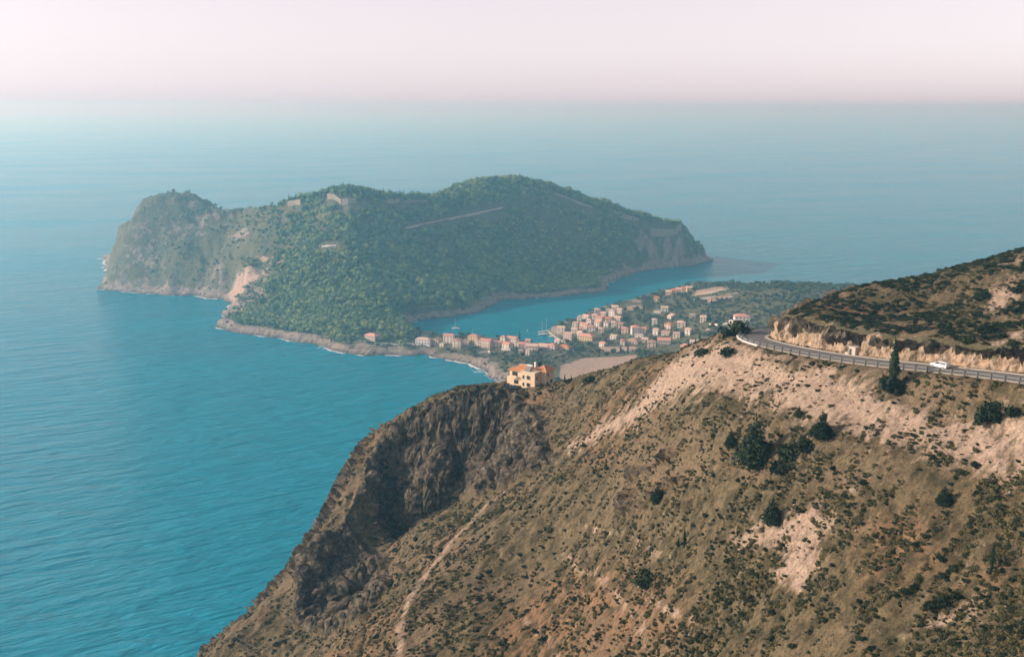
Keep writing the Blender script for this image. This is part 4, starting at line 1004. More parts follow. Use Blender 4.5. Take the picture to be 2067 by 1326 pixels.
xx, yy = xx[ok], yy[ok]; zz = bilin(NX, NY, NZ, xx, yy); sz = 0.35+0.65*RNG.random(len(xx))**2
scatter('hill_scrub', np.stack((xx, yy, zz-0.05), 1), sz, RNG.random(len(xx))*6.28, PROTO['shrub'], 'dense dark green scrub over the hill above the road', 'scrub', 0.65+0.3*RNG.random(len(xx)))

# ------------------------------------------------------------------ forest and village trees
def inside(px_poly, x, y):
    P = gpoly(px_poly); return seg_dist(x, y, P)[2]
PENX = RNG.uniform(-620, 420, 110000); PENY = RNG.uniform(1180, 2010, 110000)
pz = bilin(FX, FY, FZ, PENX, PENY); pr = bilin(FX, FY, far_rock, PENX, PENY); pf = bilin(FX, FY, far_field, PENX, PENY); psd = bilin(FX, FY, FSD, PENX, PENY)
pps = bilin(FX, FY, PEN.astype(float), PENX, PENY)
den = sstep(-500, -250, PENX + 70*fbm(PENX, PENY, 50, 3, 205) - 0.9*(PENY-1420)*(PENY < 1420))*1.1 + 0.14
den = den*np.clip(0.9+0.9*fbm(PENX, PENY, 60, 2, 201), 0.1, 1.1)*(1-sstep(0.45, 0.75, pr)*0.92)*(1-pf*0.9)*sstep(7, 22, psd)*(pz > 3)*(pps > 0.5)
den *= 1-0.55*sstep(-180, -260, PENX)*sstep(35, 65, pz)*sstep(0.5, -0.3, fbm(PENX, PENY, 45, 2, 203))
den *= np.where((PENY < 1260) & (PENX > -200), 0.25, 1)
FORT_PX = [(662,399),(676,401),(690,411),(704,410),(718,409),(582,414),(596,412),(608,411),(774,408),(790,407),(806,406),(820,408),(840,407),(862,407),(1120,392),(1137,398),(1155,405),(1175,412),(1195,420),(1240,428),(1265,436),(1290,444),(1312,468),(1326,469),(1340,470),(1362,470),(1374,460)] + \
          [(818+i*12.3, 461-i*2.56) for i in range(17)] + [(648,498),(664,497),(682,496)]
for q in FORT_PX:
    g = gpf(*q); den = np.where((np.abs(PENX-g[0]*PENY/g[1]) < 10) & (PENY < g[1]+4) & (PENY > g[1]-13), 0, den)
k = np.nonzero(RNG.random(len(PENX)) < den*0.72)[0]
PX_, PY_, PZ_ = PENX[k], PENY[k], pz[k]
PS_ = (1.7+3.4*RNG.random(len(k))**2.2)*np.where(PX_ < -380, 0.7, 1.0)
_cx = np.concatenate([[at(a, b, D=D)[:2] for a, b, D in crest if a > 560 and a < 1200]]); _ci = RNG.integers(0, len(_cx)-1, 260); _ct = RNG.random(260)[:, None]
_cp = _cx[_ci]*(1-_ct)+_cx[_ci+1]*_ct + RNG.normal(size=(260, 2))*np.array((6, 9))
scatter('ridge_cypresses', np.column_stack((_cp, bilin(FX, FY, FZ, _cp[:, 0], _cp[:, 1]))), 0.7+0.5*RNG.random(260), RNG.random(260)*6.28, PROTO['cypress'], 'spiky dark cypresses along the wooded crest', 'trees', 1.0+0.3*RNG.random(260))
vis = (PY_ < 1480) & (PX_ > -400) & (PX_ < -60)
order = np.argsort(PY_ - 20*PS_ + np.where(vis, 0, 1e6))
own = order[:290]; rest = np.ones(len(k), bool); rest[own] = False
scatter('pine_forest', np.stack((PX_, PY_, PZ_), 1)[rest], PS_[rest], RNG.random(rest.sum())*6.28, PROTO['far_tree'], 'green pine wood covering the peninsula as one mass', 'forest', 0.85+0.5*RNG.random(rest.sum()))
LM_PEN = [(751,678,'the arcaded shore building'),(665,497,'the pale terrace platform'),(690,405,'the big bastion'),(855,690,'the leftmost isthmus house'),(445,640,'the rocky point by the cove'),(560,620,'the wooded slope above the cove'),(850,650,'the inner corner of the harbour'),
          (640,690,'the surf below the wooded slope'),(900,560,'the shaded heart of the wood'),(800,600,'the fold between lit and shaded wood'),(700,590,'the brow of the sunlit wood'),(980,615,'the shore rocks across the harbour')]
for i in own:
    lit = PX_[i] < -215
    plant('pine_tree', (PX_[i], PY_[i], PZ_[i]), float(PS_[i]), random.random()*6.28, PROTO['far_tree'][i % 4], T_tree,
          relate(*pixel(PX_[i], PY_[i], PZ_[i]+3), LM_PEN, '%s %s pine' % ('large' if PS_[i] > 3.6 else ('mid-sized' if PS_[i] > 2.3 else 'small'), 'sunlit' if lit else 'shaded')), 'pine tree', 'pines on the near flank of the peninsula')

HNAMES = []
HOUSES = []        # (x, y, radius) kept clear of trees
# ------------------------------------------------------------------ village houses
WM = {'w': 'white_wall', 'c': 'cream_wall', 'p': 'peach_wall', 'y': 'yellow_wall', 's': 'stone_wall', 'o': 'ochre_wall'}
RM = {'r': 'tile_red', 'p': 'tile_pink', 'o': 'tile_orange', 'b': 'tile_brown', 'g': 'concrete'}
WCACHE = {}
def win_mesh(w, h, kind):
    key = (round(w, 2), round(h, 2), kind)
    if key not in WCACHE: WCACHE[key] = MB().box(-w/2, w/2, -0.09, 0.05, 0, h).mesh(kind, M['shutter'])
    return WCACHE[key]
def roof_part(root, w, d, h, kind, mat, over=0.5, pitch=0.42, x0=0.0, y0=0.0):
    mb = MB(); a, b = w/2+over, d/2+over
    if kind == 'flat':
        mb.box(-w/2-0.12, w/2+0.12, -d/2-0.12, d/2+0.12, h, h+0.25)
        for bx in ((-w/2-0.12, w/2+0.12, -d/2-0.12, -d/2+0.12), (-w/2-0.12, w/2+0.12, d/2-0.12, d/2+0.12)): mb.box(*bx, h+0.26, h+0.7)
    elif kind == 'shed':
        rise = d*0.28
        v = [(-a,-b,h),(a,-b,h),(a,b,h+rise),(-a,b,h+rise)]
        mb.add([(x,y,z+0.02) for x,y,z in v]+[(x,y,z+0.22) for x,y,z in v], [(3,2,1,0),(4,5,6,7),(0,1,5,4),(1,2,6,5),(2,3,7,6),(3,0,4,7)])
    else:
        if kind == 'hip':
            if a >= b: r = b*pitch*1.05; R0, R1 = (-(a-b), 0, h+r), ((a-b), 0, h+r)
            else: r = a*pitch*1.05; R0, R1 = (0, -(b-a), h+r), (0, (b-a), h+r)
            if a == b: R0, R1 = (-0.05, 0, h+r), (0.05, 0, h+r)
        elif kind == 'gable': r = b*pitch; R0, R1 = (-a, 0, h+r), (a, 0, h+r)
        else: r = a*pitch; R0, R1 = (0, -b, h+r), (0, b, h+r)           # gable end to the front
        e = [(-a,-b,h-0.05),(a,-b,h-0.05),(a,b,h-0.05),(-a,b,h-0.05)]
        e2 = [(x,y,z+0.18) for x,y,z in e]; n = 8
        R0 = (R0[0], R0[1], R0[2]+0.18); R1 = (R1[0], R1[1], R1[2]+0.18)
        V = e+e2+[R0, R1]
        if kind == 'gabley' or (kind == 'hip' and a < b): fs = [(4,5,8),(5,6,9,8),(6,7,9),(7,4,8,9)]
        else: fs = [(4,5,9,8),(5,6,9),(6,7,8,9),(7,4,8)]
        fs += [(3,2,1,0),(0,1,5,4),(1,2,6,5),(2,3,7,6),(3,0,4,7)]
        mb.add(V, fs)
    o = mb.build('roof', mat, root)
    if x0 or y0: o.location = (x0, y0, 0)
    return o
def house(px, py, wpx, floors, depth, rot, kind, wall, roof, label, cat='house', name='house', chimney=False, balcony=False, loc=None, wins=None):
    g = loc or gpf(px, py); d = math.hypot(g[0], g[1]); w = wpx*d/F_PX
    h = floors*2.9+0.3; root = empty(name, (g[0], g[1]+depth*0.35, g[2]), math.radians(rot-20)); tag(root, label, cat)
    HOUSES.append((g[0], g[1]+depth*0.35, max(w, depth)*0.62)); HNAMES.append((px, py-8, label))
    wt = MB().box(-w/2, w/2, -depth/2, depth/2, -5.0, h)
    if kind == 'gable':
        r = (depth/2)*0.42*0.9
        for sx in (-w/2, w/2-0.25): wt.add([(sx,-depth/2,h),(sx,depth/2,h),(sx,0,h+r),(sx+0.25,-depth/2,h),(sx+0.25,depth/2,h),(sx+0.25,0,h+r)], [(0,1,2),(5,4,3),(0,2,5,3),(1,4,5,2)])
    if kind == 'gabley':
        r = (w/2)*0.42*0.9
        for sy in (-depth/2, depth/2-0.25): wt.add([(-w/2,sy,h),(w/2,sy,h),(0,sy,h+r),(-w/2,sy+0.25,h),(w/2,sy+0.25,h),(0,sy+0.25,h+r)], [(0,1,2),(5,4,3),(0,2,5,3),(1,4,5,2)])
    wt.build('wall', M[WM[wall]], root)
    rf = roof_part(root, w, depth, h, kind, M[RM[roof]])
    if chimney: MB().box(w*0.2, w*0.2+0.8, -0.4, 0.4, h+0.3, h+2.3).build('chimney', M['white_wall'], rf)
    n = max(1, int(w/3.4)) if wins is None else wins
    ms = win_mesh(1.25, 1.5, 'window'); md = win_mesh(1.3, 2.2, 'door')
    for f in range(floors):
        for i in range(n):
            x = -w/2+w*(i+0.5)/n; door = f == 0 and i == n//2
            q = link_mesh('door' if door else 'window', md if door else ms, root); q.location = (x, -depth/2, f*2.9+(0.05 if door else 0.95))
        for j in range(max(1, int(depth/4.2))):
            y = -depth/2+depth*(j+0.5)/max(1, int(depth/4.2))
            for sx in (-1, 1):
                q = link_mesh('window', ms, root); q.location = (sx*w/2, y, f*2.9+0.95); q.rotation_euler = (0, 0, math.pi/2)
    if balcony:
        for f in range(1, floors):
            bmb = MB(); z = f*2.9; bmb.box(-w*0.42, w*0.42, -depth/2-1.5, -depth/2-0.02, z-0.18, z)
            for k_ in range(int(w*0.84/0.7)+1): bmb.box(-w*0.42+k_*0.7-0.04, -w*0.42+k_*0.7+0.04, -depth/2-1.48, -depth/2-1.40, z, z+0.9)
            bmb.box(-w*0.42, w*0.42, -depth/2-1.5, -depth/2-1.38, z+0.9, z+1.0)
            bmb.build('balcony', M['white_wall'], root)
    return root
H = house
H(751,687,28,2,10,-14,'hip','s','r','pale arcaded building with a red roof alone on the rocky shore','building','shore_building',wins=7)
H(855,695,31,2,9,4,'hip','w','p','wide white house with faded roof, leftmost of the houses on the isthmus',balcony=True)
H(882,695,14,2,8,-8,'gabley','s','b','grey gabled house just right of the leftmost isthmus house')
H(906,692,21,3,9,6,'gable','c','r','cream three-storey house with red roof, second from the left on the isthmus')
H(923,702,17,3,8,6,'gabley','c','r','gabled front wing with balcony openings below the second isthmus house',balcony=True)
H(941,695,13,1,7,0,'shed','p','p','low lean-to house between the two tallest groups on the isthmus')
H(957,693,23,3,9,-5,'hip','y','r','yellow three-storey house with red hip roof on the middle of the isthmus')
H(965,700,12,2,6,-5,'gabley','c','p','narrow cream house in front of the yellow isthmus house')
H(982,702,24,3,9,-8,'gable','p','r','pink house with two rows of dark balconies on the isthmus',balcony=True)
H(1004,701,17,2,8,-10,'gable','p','r','pink house with a red roof right of the double balconies')
H(1017,690,11,2,8,-6,'hip','w','r','small white house with red hip roof behind the right isthmus roofs')
H(1034,692,23,2,8,-8,'gable','w','r','long white row house with red roof at the harbour edge of the isthmus',wins=5)
H(1024,704,17,2,9,-14,'gable','c','r','cream house with bright red tiles and a terrace facing the bay')
H(1057,704,20,2,9,12,'hip','p','r','peach house with red hip roof beside the dark cypress by the harbour')
H(1075,708,24,2,10,10,'gable','p','p','broad low house with a wide faded roof near the stone ruins')
H(1096,706,22,1,10,4,'shed','s','p','long faded lean-to roof left of the gabled house by the harbour')
H(1115,707,17,2,9,-6,'hip','p','r','peach gabled house right of the long lean-to roof')
H(1141,706,25,1,11,-10,'hip','c','o','cream bungalow with an orange hip roof and stone side by the trees')
H(1148,687,19,3,9,-8,'flat','p','p','tall flat-roofed peach building on the harbour quay',wins=4)
H(1133,671,15,2,8,6,'gable','c','p','cream house above the moored yachts at the quay')
H(1184,688,33,2,11,-8,'hip','y','r','long yellow house with red hip roof above the harbour trees',wins=6)
H(1051,713,10,1,6,15,'flat','s','g','square roofless stone ruin above the surf rocks')
H(1067,717,9,2,6,-10,'flat','s','g','tall narrow stone ruin below the broad faded roof')
H(1162,661,11,2,8,4,'flat','c','p','cream flat-roofed house on the harbour slope above the quay')
H(1180,664,19,2,9,-12,'gable','c','r','cream house with a pink gable at the foot of the village slope')
H(1195,669,14,2,8,14,'hip','w','r','white house with a red hip roof beside the tall dark village trees')
H(1206,638,12,3,9,20,'hip','s','p','tall pinkish stone house at the water side of the upper village')
H(1237,640,13,3,8,-10,'gabley','w','p','white gabled house standing tall in the upper village')
H(1242,628,13,2,8,6,'gable','c','p','cream house behind the tall white gable at the top of the village',chimney=True)
H(1211,650,17,2,9,-14,'gable','p','r','pink house with a long red roof in the middle of the upper village')
H(1229,652,15,2,9,12,'hip','p','o','peach house with an orange roof right of the long red roof')
H(1224,660,9,2,7,0,'gabley','w','p','narrow white house below the orange roof in the upper village')
H(1249,650,13,2,8,-16,'gable','s','p','stone house at the right end of the upper village cluster')
H(1175,665,9,1,6,0,'gable','p','r','tiny pink house in front of the pink gable')
H(1170,648,8,2,7,4,'flat','c','p','small cream cube house nearest the water on the village slope')
H(1184,643,14,1,8,-14,'gable','c','p','low cream house with faded roof along the water side')
H(1253,663,9,2,7,18,'gable','p','r','small pink house left of the peach cube among the trees')
H(1262,673,14,2,8,8,'hip','p','r','peach cube house with low red roof left of the tall white house')
H(1283,675,17,3,10,24,'hip','w','r','tallest white house with red roof among the dark village trees')
H(1299,673,11,2,8,16,'gable','p','r','pink house right of the tallest white house')
H(1291,681,17,1,6,0,'flat','w','g','low white terrace building under the tallest white house')
H(1279,694,25,1,12,-6,'hip','s','b','wide brown hip roof low among the trees')
H(1257,698,9,2,7,6,'gabley','c','r','small cream house left of the wide brown roof')
H(1218,699,12,1,8,-20,'gable','w','r','white gabled cottage half sunk in the trees left of centre')
H(1316,701,17,2,9,10,'hip','p','b','peach house with brown hip roof left of the large red roof')
H(1341,697,25,2,11,14,'gable','c','r','large cream house with a big red roof near the foreground slope',wins=5)
H(1346,677,17,1,9,-10,'gable','s','b','low stone house with brown roof behind the large red roof')
H(1366,683,14,2,8,6,'flat','c','p','cream house with small windows right of the low stone house')
H(1385,704,18,1,9,-12,'hip','p','r','low red hip roof just above the edge of the foreground slope')
H(1404,696,21,1,9,8,'gable','w','p','long pale house right of the low red hip roof')
H(1351,664,14,2,9,-18,'hip','p','o','peach villa with orange hip roof in the middle of the hillside')
H(1376,661,16,2,9,10,'hip','c','p','cream villa with faded hip roof right of the orange villa')
H(1342,630,14,2,9,14,'gable','w','p','white house with a terrace high on the hillside')
H(1328,633,15,1,6,0,'flat','w','g','white terrace block left of the high hillside house')
H(1355,643,10,1,8,-28,'shed','c','p','small lean-to house below the high hillside terrace')
H(1398,641,12,1,8,10,'flat','s','g','stone ruin among the trees right of the hillside houses')
H(1326,609,11,2,9,6,'hip','o','o','orange house alone on the headland slope above the channel')
for x, y, w, fl, dp, rt, kd, wl, rf2, lab in [(1190,655,11,2,7,-8,'hip','w','p','small white house between the cream gable and the low water-side house'),(1200,645,10,2,7,10,'gable','w','p','white house just below the tall pinkish stone house'),(1219,641,10,2,7,-6,'gable','p','p','pink house tucked between the stone house and the tall white gable'),
        (1228,634,9,2,7,12,'flat','w','g','white cube left of the tall white gable'),(1252,634,10,2,7,-12,'gable','c','p','cream house at the upper right end of the village top'),(1240,660,11,2,8,8,'hip','c','p','cream house under the stone house at the cluster end'),(1207,660,11,2,8,-10,'gable','w','r','white house with a red roof beside the tall dark trees'),
        (1160,674,12,2,8,6,'gable','c','p','cream house right of the tall quay building'),(1172,676,10,1,7,-14,'gable','w','p','low white house above the long yellow house'),(1214,673,11,2,8,12,'hip','p','p','peach house deep among the dark village trees'),(1240,684,13,1,8,-8,'gable','w','p','white cottage between the brown roof and the yellow house'),
        (1302,690,12,1,8,10,'gable','c','p','cream cottage right of the wide brown roof'),(1325,676,11,2,8,-6,'gable','w','p','white house left of the low stone house'),(1322,655,10,2,8,14,'hip','w','p','lone white house in the trees below the high terrace'),(1390,676,11,2,8,-8,'gable','w','p','white house below the cream hillside villa'),
        (1420,650,12,2,8,6,'gable','c','p','cream house left of the pale terrace wall'),(1126,693,11,1,7,-5,'gable','w','p','white boathouse at the inner harbour corner'),(1066,697,10,2,7,8,'gable','w','r','small white house behind the peach harbour house'),(893,699,9,1,6,-6,'flat','c','g','low cream block between the leftmost isthmus houses'),(1044,700,9,2,7,0,'gabley','c','p','narrow cream house right of the bright red tiles')]:
    H(x, y, w, fl, dp, rt, kd, wl, rf2, lab)
for i, (x, y, w) in enumerate([(1350,597,11),(1360,594,9),(1370,592,9),(1381,590,10),(1392,589,12)]):
    H(x, y, w, 2, 9, 8+3*i, 'gable', 'op'[i % 2], 'po'[i % 2], '%s of the five joined pink and ochre houses on the headland' % ('leftmost', 'second from left', 'middle', 'second from right', 'rightmost')[i])
# red-roofed villa with balconies on the hillside
g = gpf(1498, 654); vr = H(1498, 654, 30, 3, 12, 16, 'hip', 'w', 'r', 'white three-storey villa with bright red hip roof and balconies above the bend', 'house', 'villa', False, True, wins=4)
w_ = 30*math.hypot(g[0], g[1])/F_PX
MB().box(-w_/2-5.5, -w_/2-0.05, -7.0, 3.0, -5, 3.1).build('side_terrace', M['white_wall'], vr)
MB().box(w_/2+0.05, w_/2+4.0, -8.0, 0.0, -5, 2.2).build('lower_terrace', M['cream_wall'], vr)

# garden and terrace walls
def low_wall(pts, h, t, mat, label, name='garden_wall'):
    P = [gpf(*p) for p in pts]; root = empty(name, P[0]); tag(root, label, 'wall')
    for a, b in zip(P[:-1], P[1:]):
        a, b = Vector(a), Vector(b); L = (b-a).length
        if L < 0.5: continue
        mb = MB(); u = (b-a)/2; n = Vector((-(b-a).y, (b-a).x, 0)).normalized()*t/2
        mb.obox((a+b)/2+Vector((0, 0, h/2-1.0)), u*1.002, n, Vector((0, 0, h/2+1.0))); put(mb.build('wall_section', mat, root), root)
low_wall([(762,697),(780,695),(800,697),(818,695),(836,697)], 2.2, 0.5, M['white_wall'], 'white garden wall running along the rocks to the isthmus houses')
low_wall([(968,716),(985,713),(999,716)], 3.5, 0.8, M['cream_wall'], 'cream terrace wall on the rocks under the pink isthmus house')
low_wall([(1012,707),(1030,708)], 2.4, 0.5, M['white_wall'], 'white terrace wall below the bright red tiles')
low_wall([(1116,722),(1150,712),(1178,703)], 1.4, 0.5, M['stone_wall'], 'stone wall along the lane below the harbour trees')
low_wall([(1432,657),(1450,658),(1468,655)], 2.6, 0.6, M['cream_wall'], 'pale terrace wall left of the red-roofed villa')
low_wall([(1425,668),(1445,664),(1460,668)], 2.0, 0.6, M['stone_wall'], 'broken stone wall below the terrace left of the villa')
low_wall([(1398,598),(1430,592),(1470,584)], 1.6, 0.6, M['stone_wall'], 'upper dry stone terrace wall on the headland')
low_wall([(1400,606),(1440,600),(1490,592)], 1.6, 0.6, M['stone_wall'], 'lower dry stone terrace wall on the headland')
low_wall([(1108,671),(1122,682),(1142,693)], 1.6, 2.5, M['concrete'], 'pale concrete quay along the village harbour', 'quay')

# village and hillside trees
cand_x = RNG.uniform(-180, 620, 60000); cand_y = RNG.uniform(820, 1640, 60000)
cz_ = bilin(FX, FY, FZ, cand_x, cand_y); csd = bilin(FX, FY, FSD, cand_x, cand_y)
cp = (cz_ > 2.5)*(bilin(FX, FY, PEN.astype(float), cand_x, cand_y) < 0.5)*sstep(6, 16, csd)*(1-sstep(0.3, 0.6, bilin(FX, FY, far_field, cand_x, cand_y)))
cp = cp*np.clip(0.62+1.0*fbm(cand_x, cand_y, 55, 2, 301), 0.12, 1)
for hx, hy, hr in HOUSES: cp = np.where((cand_x-hx)**2+(cand_y-hy)**2 < (hr+1.5)**2, 0, cp)
for hx, hy, hr in HOUSES: cp = np.where((np.abs(cand_x-hx*cand_y/hy) < hr+0.5) & (cand_y < hy) & (cand_y > hy-24), cp*0.06, cp)   # keep fronts open
k = np.nonzero(RNG.random(len(cand_x)) < cp*0.16)[0]
vx, vy, vz = cand_x[k], cand_y[k], cz_[k]; vs = 1.5+2.4*RNG.random(len(k))**1.4
hd = np.min([np.hypot(vx-hx, vy-hy) for hx, hy, _ in HOUSES], axis=0)
pxs = W_PX/2+F_PX*vx/vy
score = np.where((hd < 60) & (pxs < 1480), vy/vs, 1e6); own = np.argsort(score)[:270]; rest = np.ones(len(k), bool); rest[own] = False
scatter('hillside_wood', np.stack((vx, vy, vz), 1)[rest], vs[rest], RNG.random(rest.sum())*6.28, PROTO['olive'], 'olive groves and scrub covering the hillside behind the village', 'wood', 0.8+0.4*RNG.random(rest.sum()))
def trim(t_):
    w_ = t_.split()[:9]
    while w_[-1] in ('with', 'a', 'the', 'of', 'on', 'in', 'and', 'red', 'an', 'at', 'to', 'hip', 'by', 'from', 'two', 'faded', 'beside', 'above', 'right', 'left', 'long', 'orange', 'dark', 'tall', 'below', 'behind', 'under', 'among', 'wide', 'its', 'pink', 'just', 'near', 'low', 'big', 'small', 'half', 'second', 'rows', 'between', 'row', 'tallest', 'stone', 'cream', 'white', 'bright'): w_.pop()
    return 'the '+' '.join(w_).rstrip(',')
LM_VIL = [(a, b, trim(t_)) for a, b, t_ in HNAMES]
for n_, i in enumerate(own):
    qx, qy = pixel(vx[i], vy[i], vz[i]+2)
    where = 'on the neck of land' if pxs[i] < 1110 else ('among the harbour houses' if pxs[i] < 1260 else 'among the hillside houses')
    if n_ % 14 == 3:
        plant('cypress_tree', (vx[i], vy[i], vz[i]), 1.1+0.5*random.random(), 0, PROTO['cypress'][i % 2], T_cyp, relate(qx, qy, LM_VIL, 'cypress'), 'cypress tree', 'cypresses among the village houses')
    else:
        big = vs[i] > 2.6
        plant('olive_tree', (vx[i], vy[i], vz[i]), float(vs[i]), random.random()*6.28, PROTO['olive'][i % 3], T_tree, relate(qx, qy, LM_VIL, 'large tree' if big else 'small tree'), 'tree', 'trees among the village houses')
# scrub on the rocky near shore and headland
sx_ = RNG.uniform(-700, 600, 60000); sy_ = RNG.uniform(900, 2000, 60000)
k = np.nonzero((bilin(FX, FY, FZ, sx_, sy_) > 3) & (bilin(FX, FY, far_field, sx_, sy_) < 0.3) & (RNG.random(60000) < np.clip(0.3+0.9*fbm(sx_, sy_, 40, 2, 311), 0.03, 0.8)))[0]
k = k[np.min([np.hypot(sx_[k]-hx, sy_[k]-hy)-hr for hx, hy, hr in HOUSES], axis=0) > 1.0]
scatter('coastal_scrub', np.stack((sx_[k], sy_[k], bilin(FX, FY, FZ, sx_[k], sy_[k])-0.1), 1), 0.7+1.0*RNG.random(len(k))**2, RNG.random(len(k))*6.28, [PROTO['olive'][0], PROTO['shrub'][1], PROTO['shrub'][2]], 'low green scrub dotted over the rocky coast', 'scrub')

# ------------------------------------------------------------------ fortress on the peninsula
def fort_wall(pts, h, t, label, name='fortress_wall', deep=8.0):
    P = [gpf(*p) for p in pts]; root = empty(name, P[0]); tag(root, label, 'fortress wall')
    zt = [p[2]+h for p in P]
    for i in range(len(P)-1):
        a, b = Vector(P[i]), Vector(P[i+1]); n = Vector((-(b-a).y, (b-a).x, 0)).normalized()*t/2
        a2, b2 = Vector((a.x, a.y, 0)), Vector((b.x, b.y, 0)); v = []
        for q, zb, z1 in ((a2, a.z-deep, zt[i]), (b2, b.z-deep, zt[i+1])):
            for s_, bat in ((-1, 1.6), (1, 1.6)): v += [q+n*s_*bat+Vector((0, 0, zb)), q+n*s_+Vector((0, 0, z1))]
        mb = MB(); mb.add(v, [(0,1,3,2),(4,6,7,5),(0,4,5,1),(2,3,7,6),(1,5,7,3),(0,2,6,4)])
        o = put(mb.build('wall_section', M['stone'], root), root)
        L = (b-a).length; m2 = MB(); k_ = int(L/3.2)
        for j in range(k_):
            t_ = (j+0.5)/k_; c = a.lerp(b, t_); c.z = zt[i]*(1-t_)+zt[i+1]*t_+0.5
            m2.obox(c, (b-a).normalized()*0.9, n*0.45, Vector((0, 0, 0.52)))
        if k_: put(m2.build('battlement', M['stone'], o), root)
    return root
fort_wall([(662,399),(676,401),(690,411)], 6.5, 3, 'sunlit left face of the big bastion on the castle ridge', 'fortress_bastion')
fort_wall([(690.5,411),(704,410),(718,409)], 6.5, 3, 'shaded right face of the big bastion on the castle ridge', 'fortress_bastion')
fort_wall([(582,414),(596,412),(608,411)], 6.5, 3, 'weathered square bastion at the left end of the castle ridge', 'fortress_bastion')
fort_wall([(774,408),(781,408),(806,406)], 3.5, 2, 'small wall with a pale lit corner right of the big bastion')
fort_wall([(815,408),(840,407),(862,407)], 2.2, 1.2, 'thin parapet wall along the castle ridge between bastion and summit')
fort_wall([(1120,392),(1155,405),(1195,420)], 2.2, 1.2, 'long wall descending right of the wooded summit')
fort_wall([(1240,428),(1290,444)], 2.2, 1.2, 'broken wall on the lower right ridge of the peninsula')
fort_wall([(1312,468),(1340,470),(1362,470)], 6.5, 3, 'straight bastion wall at the right end of the peninsula', 'fortress_bastion')
fort_wall([(1363,469),(1374,460)], 7, 3, 'short end wall of the right-hand bastion', 'fortress_bastion')
low_wall([(818,461),(850,454),(890,446),(935,437),(975,428),(1015,420)], 1.6, 1.0, M['path'], 'long pale wall climbing diagonally across the shaded wood', 'boundary_wall')
low_wall([(650,498),(664,497),(679,496)], 1.3, 2.0, M['white_wall'], 'pale terrace platform in the sunlit wood below the bastion', 'terrace')

# ------------------------------------------------------------------ boats
def hull_mesh(L, B, Hh, mat, name='hull'):
    n = 12; V = []; Fc = []
    for i in range(n+1):
        t = i/n; x = (t-0.5)*L; hw = B/2*(1-max(0, (t-0.45)/0.55)**2.2)*(0.78+0.22*min(1, t/0.35)); sheer = Hh*(1+0.22*(2*t-1)**2)
        V += [(x, -hw, sheer), (x, -hw*0.8, Hh*0.25), (x, 0, -Hh*0.35), (x, hw*0.8, Hh*0.25), (x, hw, sheer)]
    for i in range(n):
        for j in range(4): Fc.append((i*5+j, (i+1)*5+j, (i+1)*5+j+1, i*5+j+1))
        Fc.append((i*5+4, (i+1)*5+4, (i+1)*5, i*5))
    Fc.append((0, 1, 2, 3, 4))
    return MB().add(V, Fc).mesh(name, mat, False)
def boat(px, py, L, rot, masts, label, hull='hull', name='sailing_boat'):
    p = at(px, py, z=0.0); root = empty(name, (p[0], p[1], 0.25), math.radians(rot)); tag(root, label, 'boat')
    B = L*0.3; Hh = L*0.10+0.3
    link_mesh('hull', hull_mesh(L, B, Hh, M[hull]), root)
    cab = MB(); cab.add([(-L*0.22,-B*0.28,Hh),(L*0.15,-B*0.24,Hh),(L*0.15,B*0.24,Hh),(-L*0.22,B*0.28,Hh),(-L*0.20,-B*0.22,Hh+L*0.07),(L*0.06,-B*0.18,Hh+L*0.06),(L*0.06,B*0.18,Hh+L*0.06),(-L*0.20,B*0.22,Hh+L*0.07)], [(4,5,6,7),(0,1,5,4),(1,2,6,5),(2,3,7,6),(3,0,4,7)])
    cab.build('cabin', M['hull'], root)
    for mx, mh in masts:
        m_ = MB().tube((L*mx, 0, Hh), (L*mx, 0, Hh+mh), 0.17, 0.12, 8).build('mast', M['hull'], root)
        MB().tube((L*mx, 0, Hh+1.7), (L*mx-L*0.34, 0, Hh+1.6), 0.13, 0.13, 6).build('boom', M['hull_blue'], m_)
        for e in (L*0.49, -L*0.48): MB().tube((L*mx, 0, Hh+mh*0.98), (e, 0, Hh+0.2), 0.05, 0.05, 4).build('stay', M['steel'], m_)
    if not masts:
        MB().box(-L*0.35, -L*0.28, -B*0.3, B*0.3, Hh*0.7, Hh*0.8).build('thwart', M['wood'], root)
    return root
boat(920, 664, 10.5, 178, [(0.08, 12.5)], 'white sailing boat anchored alone in the harbour')
boat(955, 684, 9.0, 170, [(0.05, 11.0)], 'sailing boat whose mast rises behind the yellow isthmus house')
boat(1096, 676, 12.5, 182, [(0.10, 17.0)], 'nearest white yacht moored at the quay', 'hull')
boat(1104, 670, 12.5, 190, [(0.08, 17.0)], 'second yacht behind the nearest moored yacht', 'hull')
boat(1092, 671, 8.5, 186, [], 'white motor boat outside the two moored yachts', 'hull', 'motor_boat')
boat(1113, 680, 6.0, 170, [], 'small white skiff right of the moored yachts', 'hull', 'skiff')
boat(1122, 684, 6.5, 165, [], 'dark blue skiff by the inner quay', 'hull_blue', 'skiff')
boat(1131, 687, 5.0, 150, [], 'little white dinghy at the inner corner of the harbour', 'hull', 'dinghy')
p = at(1064.5, 668, z=0); bu = empty('mooring_buoy', (p[0], p[1], 0)); tag(bu, 'white mooring buoy alone in the harbour', 'buoy')
v, f = ICO2; link_mesh('float', np_mesh('float', v*0.8+np.array((0, 0, 0.4)), np.array(f), M['hull']), bu)
MB().tube((0, 0, 1.1), (0, 0, 1.9), 0.1, 0.1, 6).build('pole', M['hull'], bu)

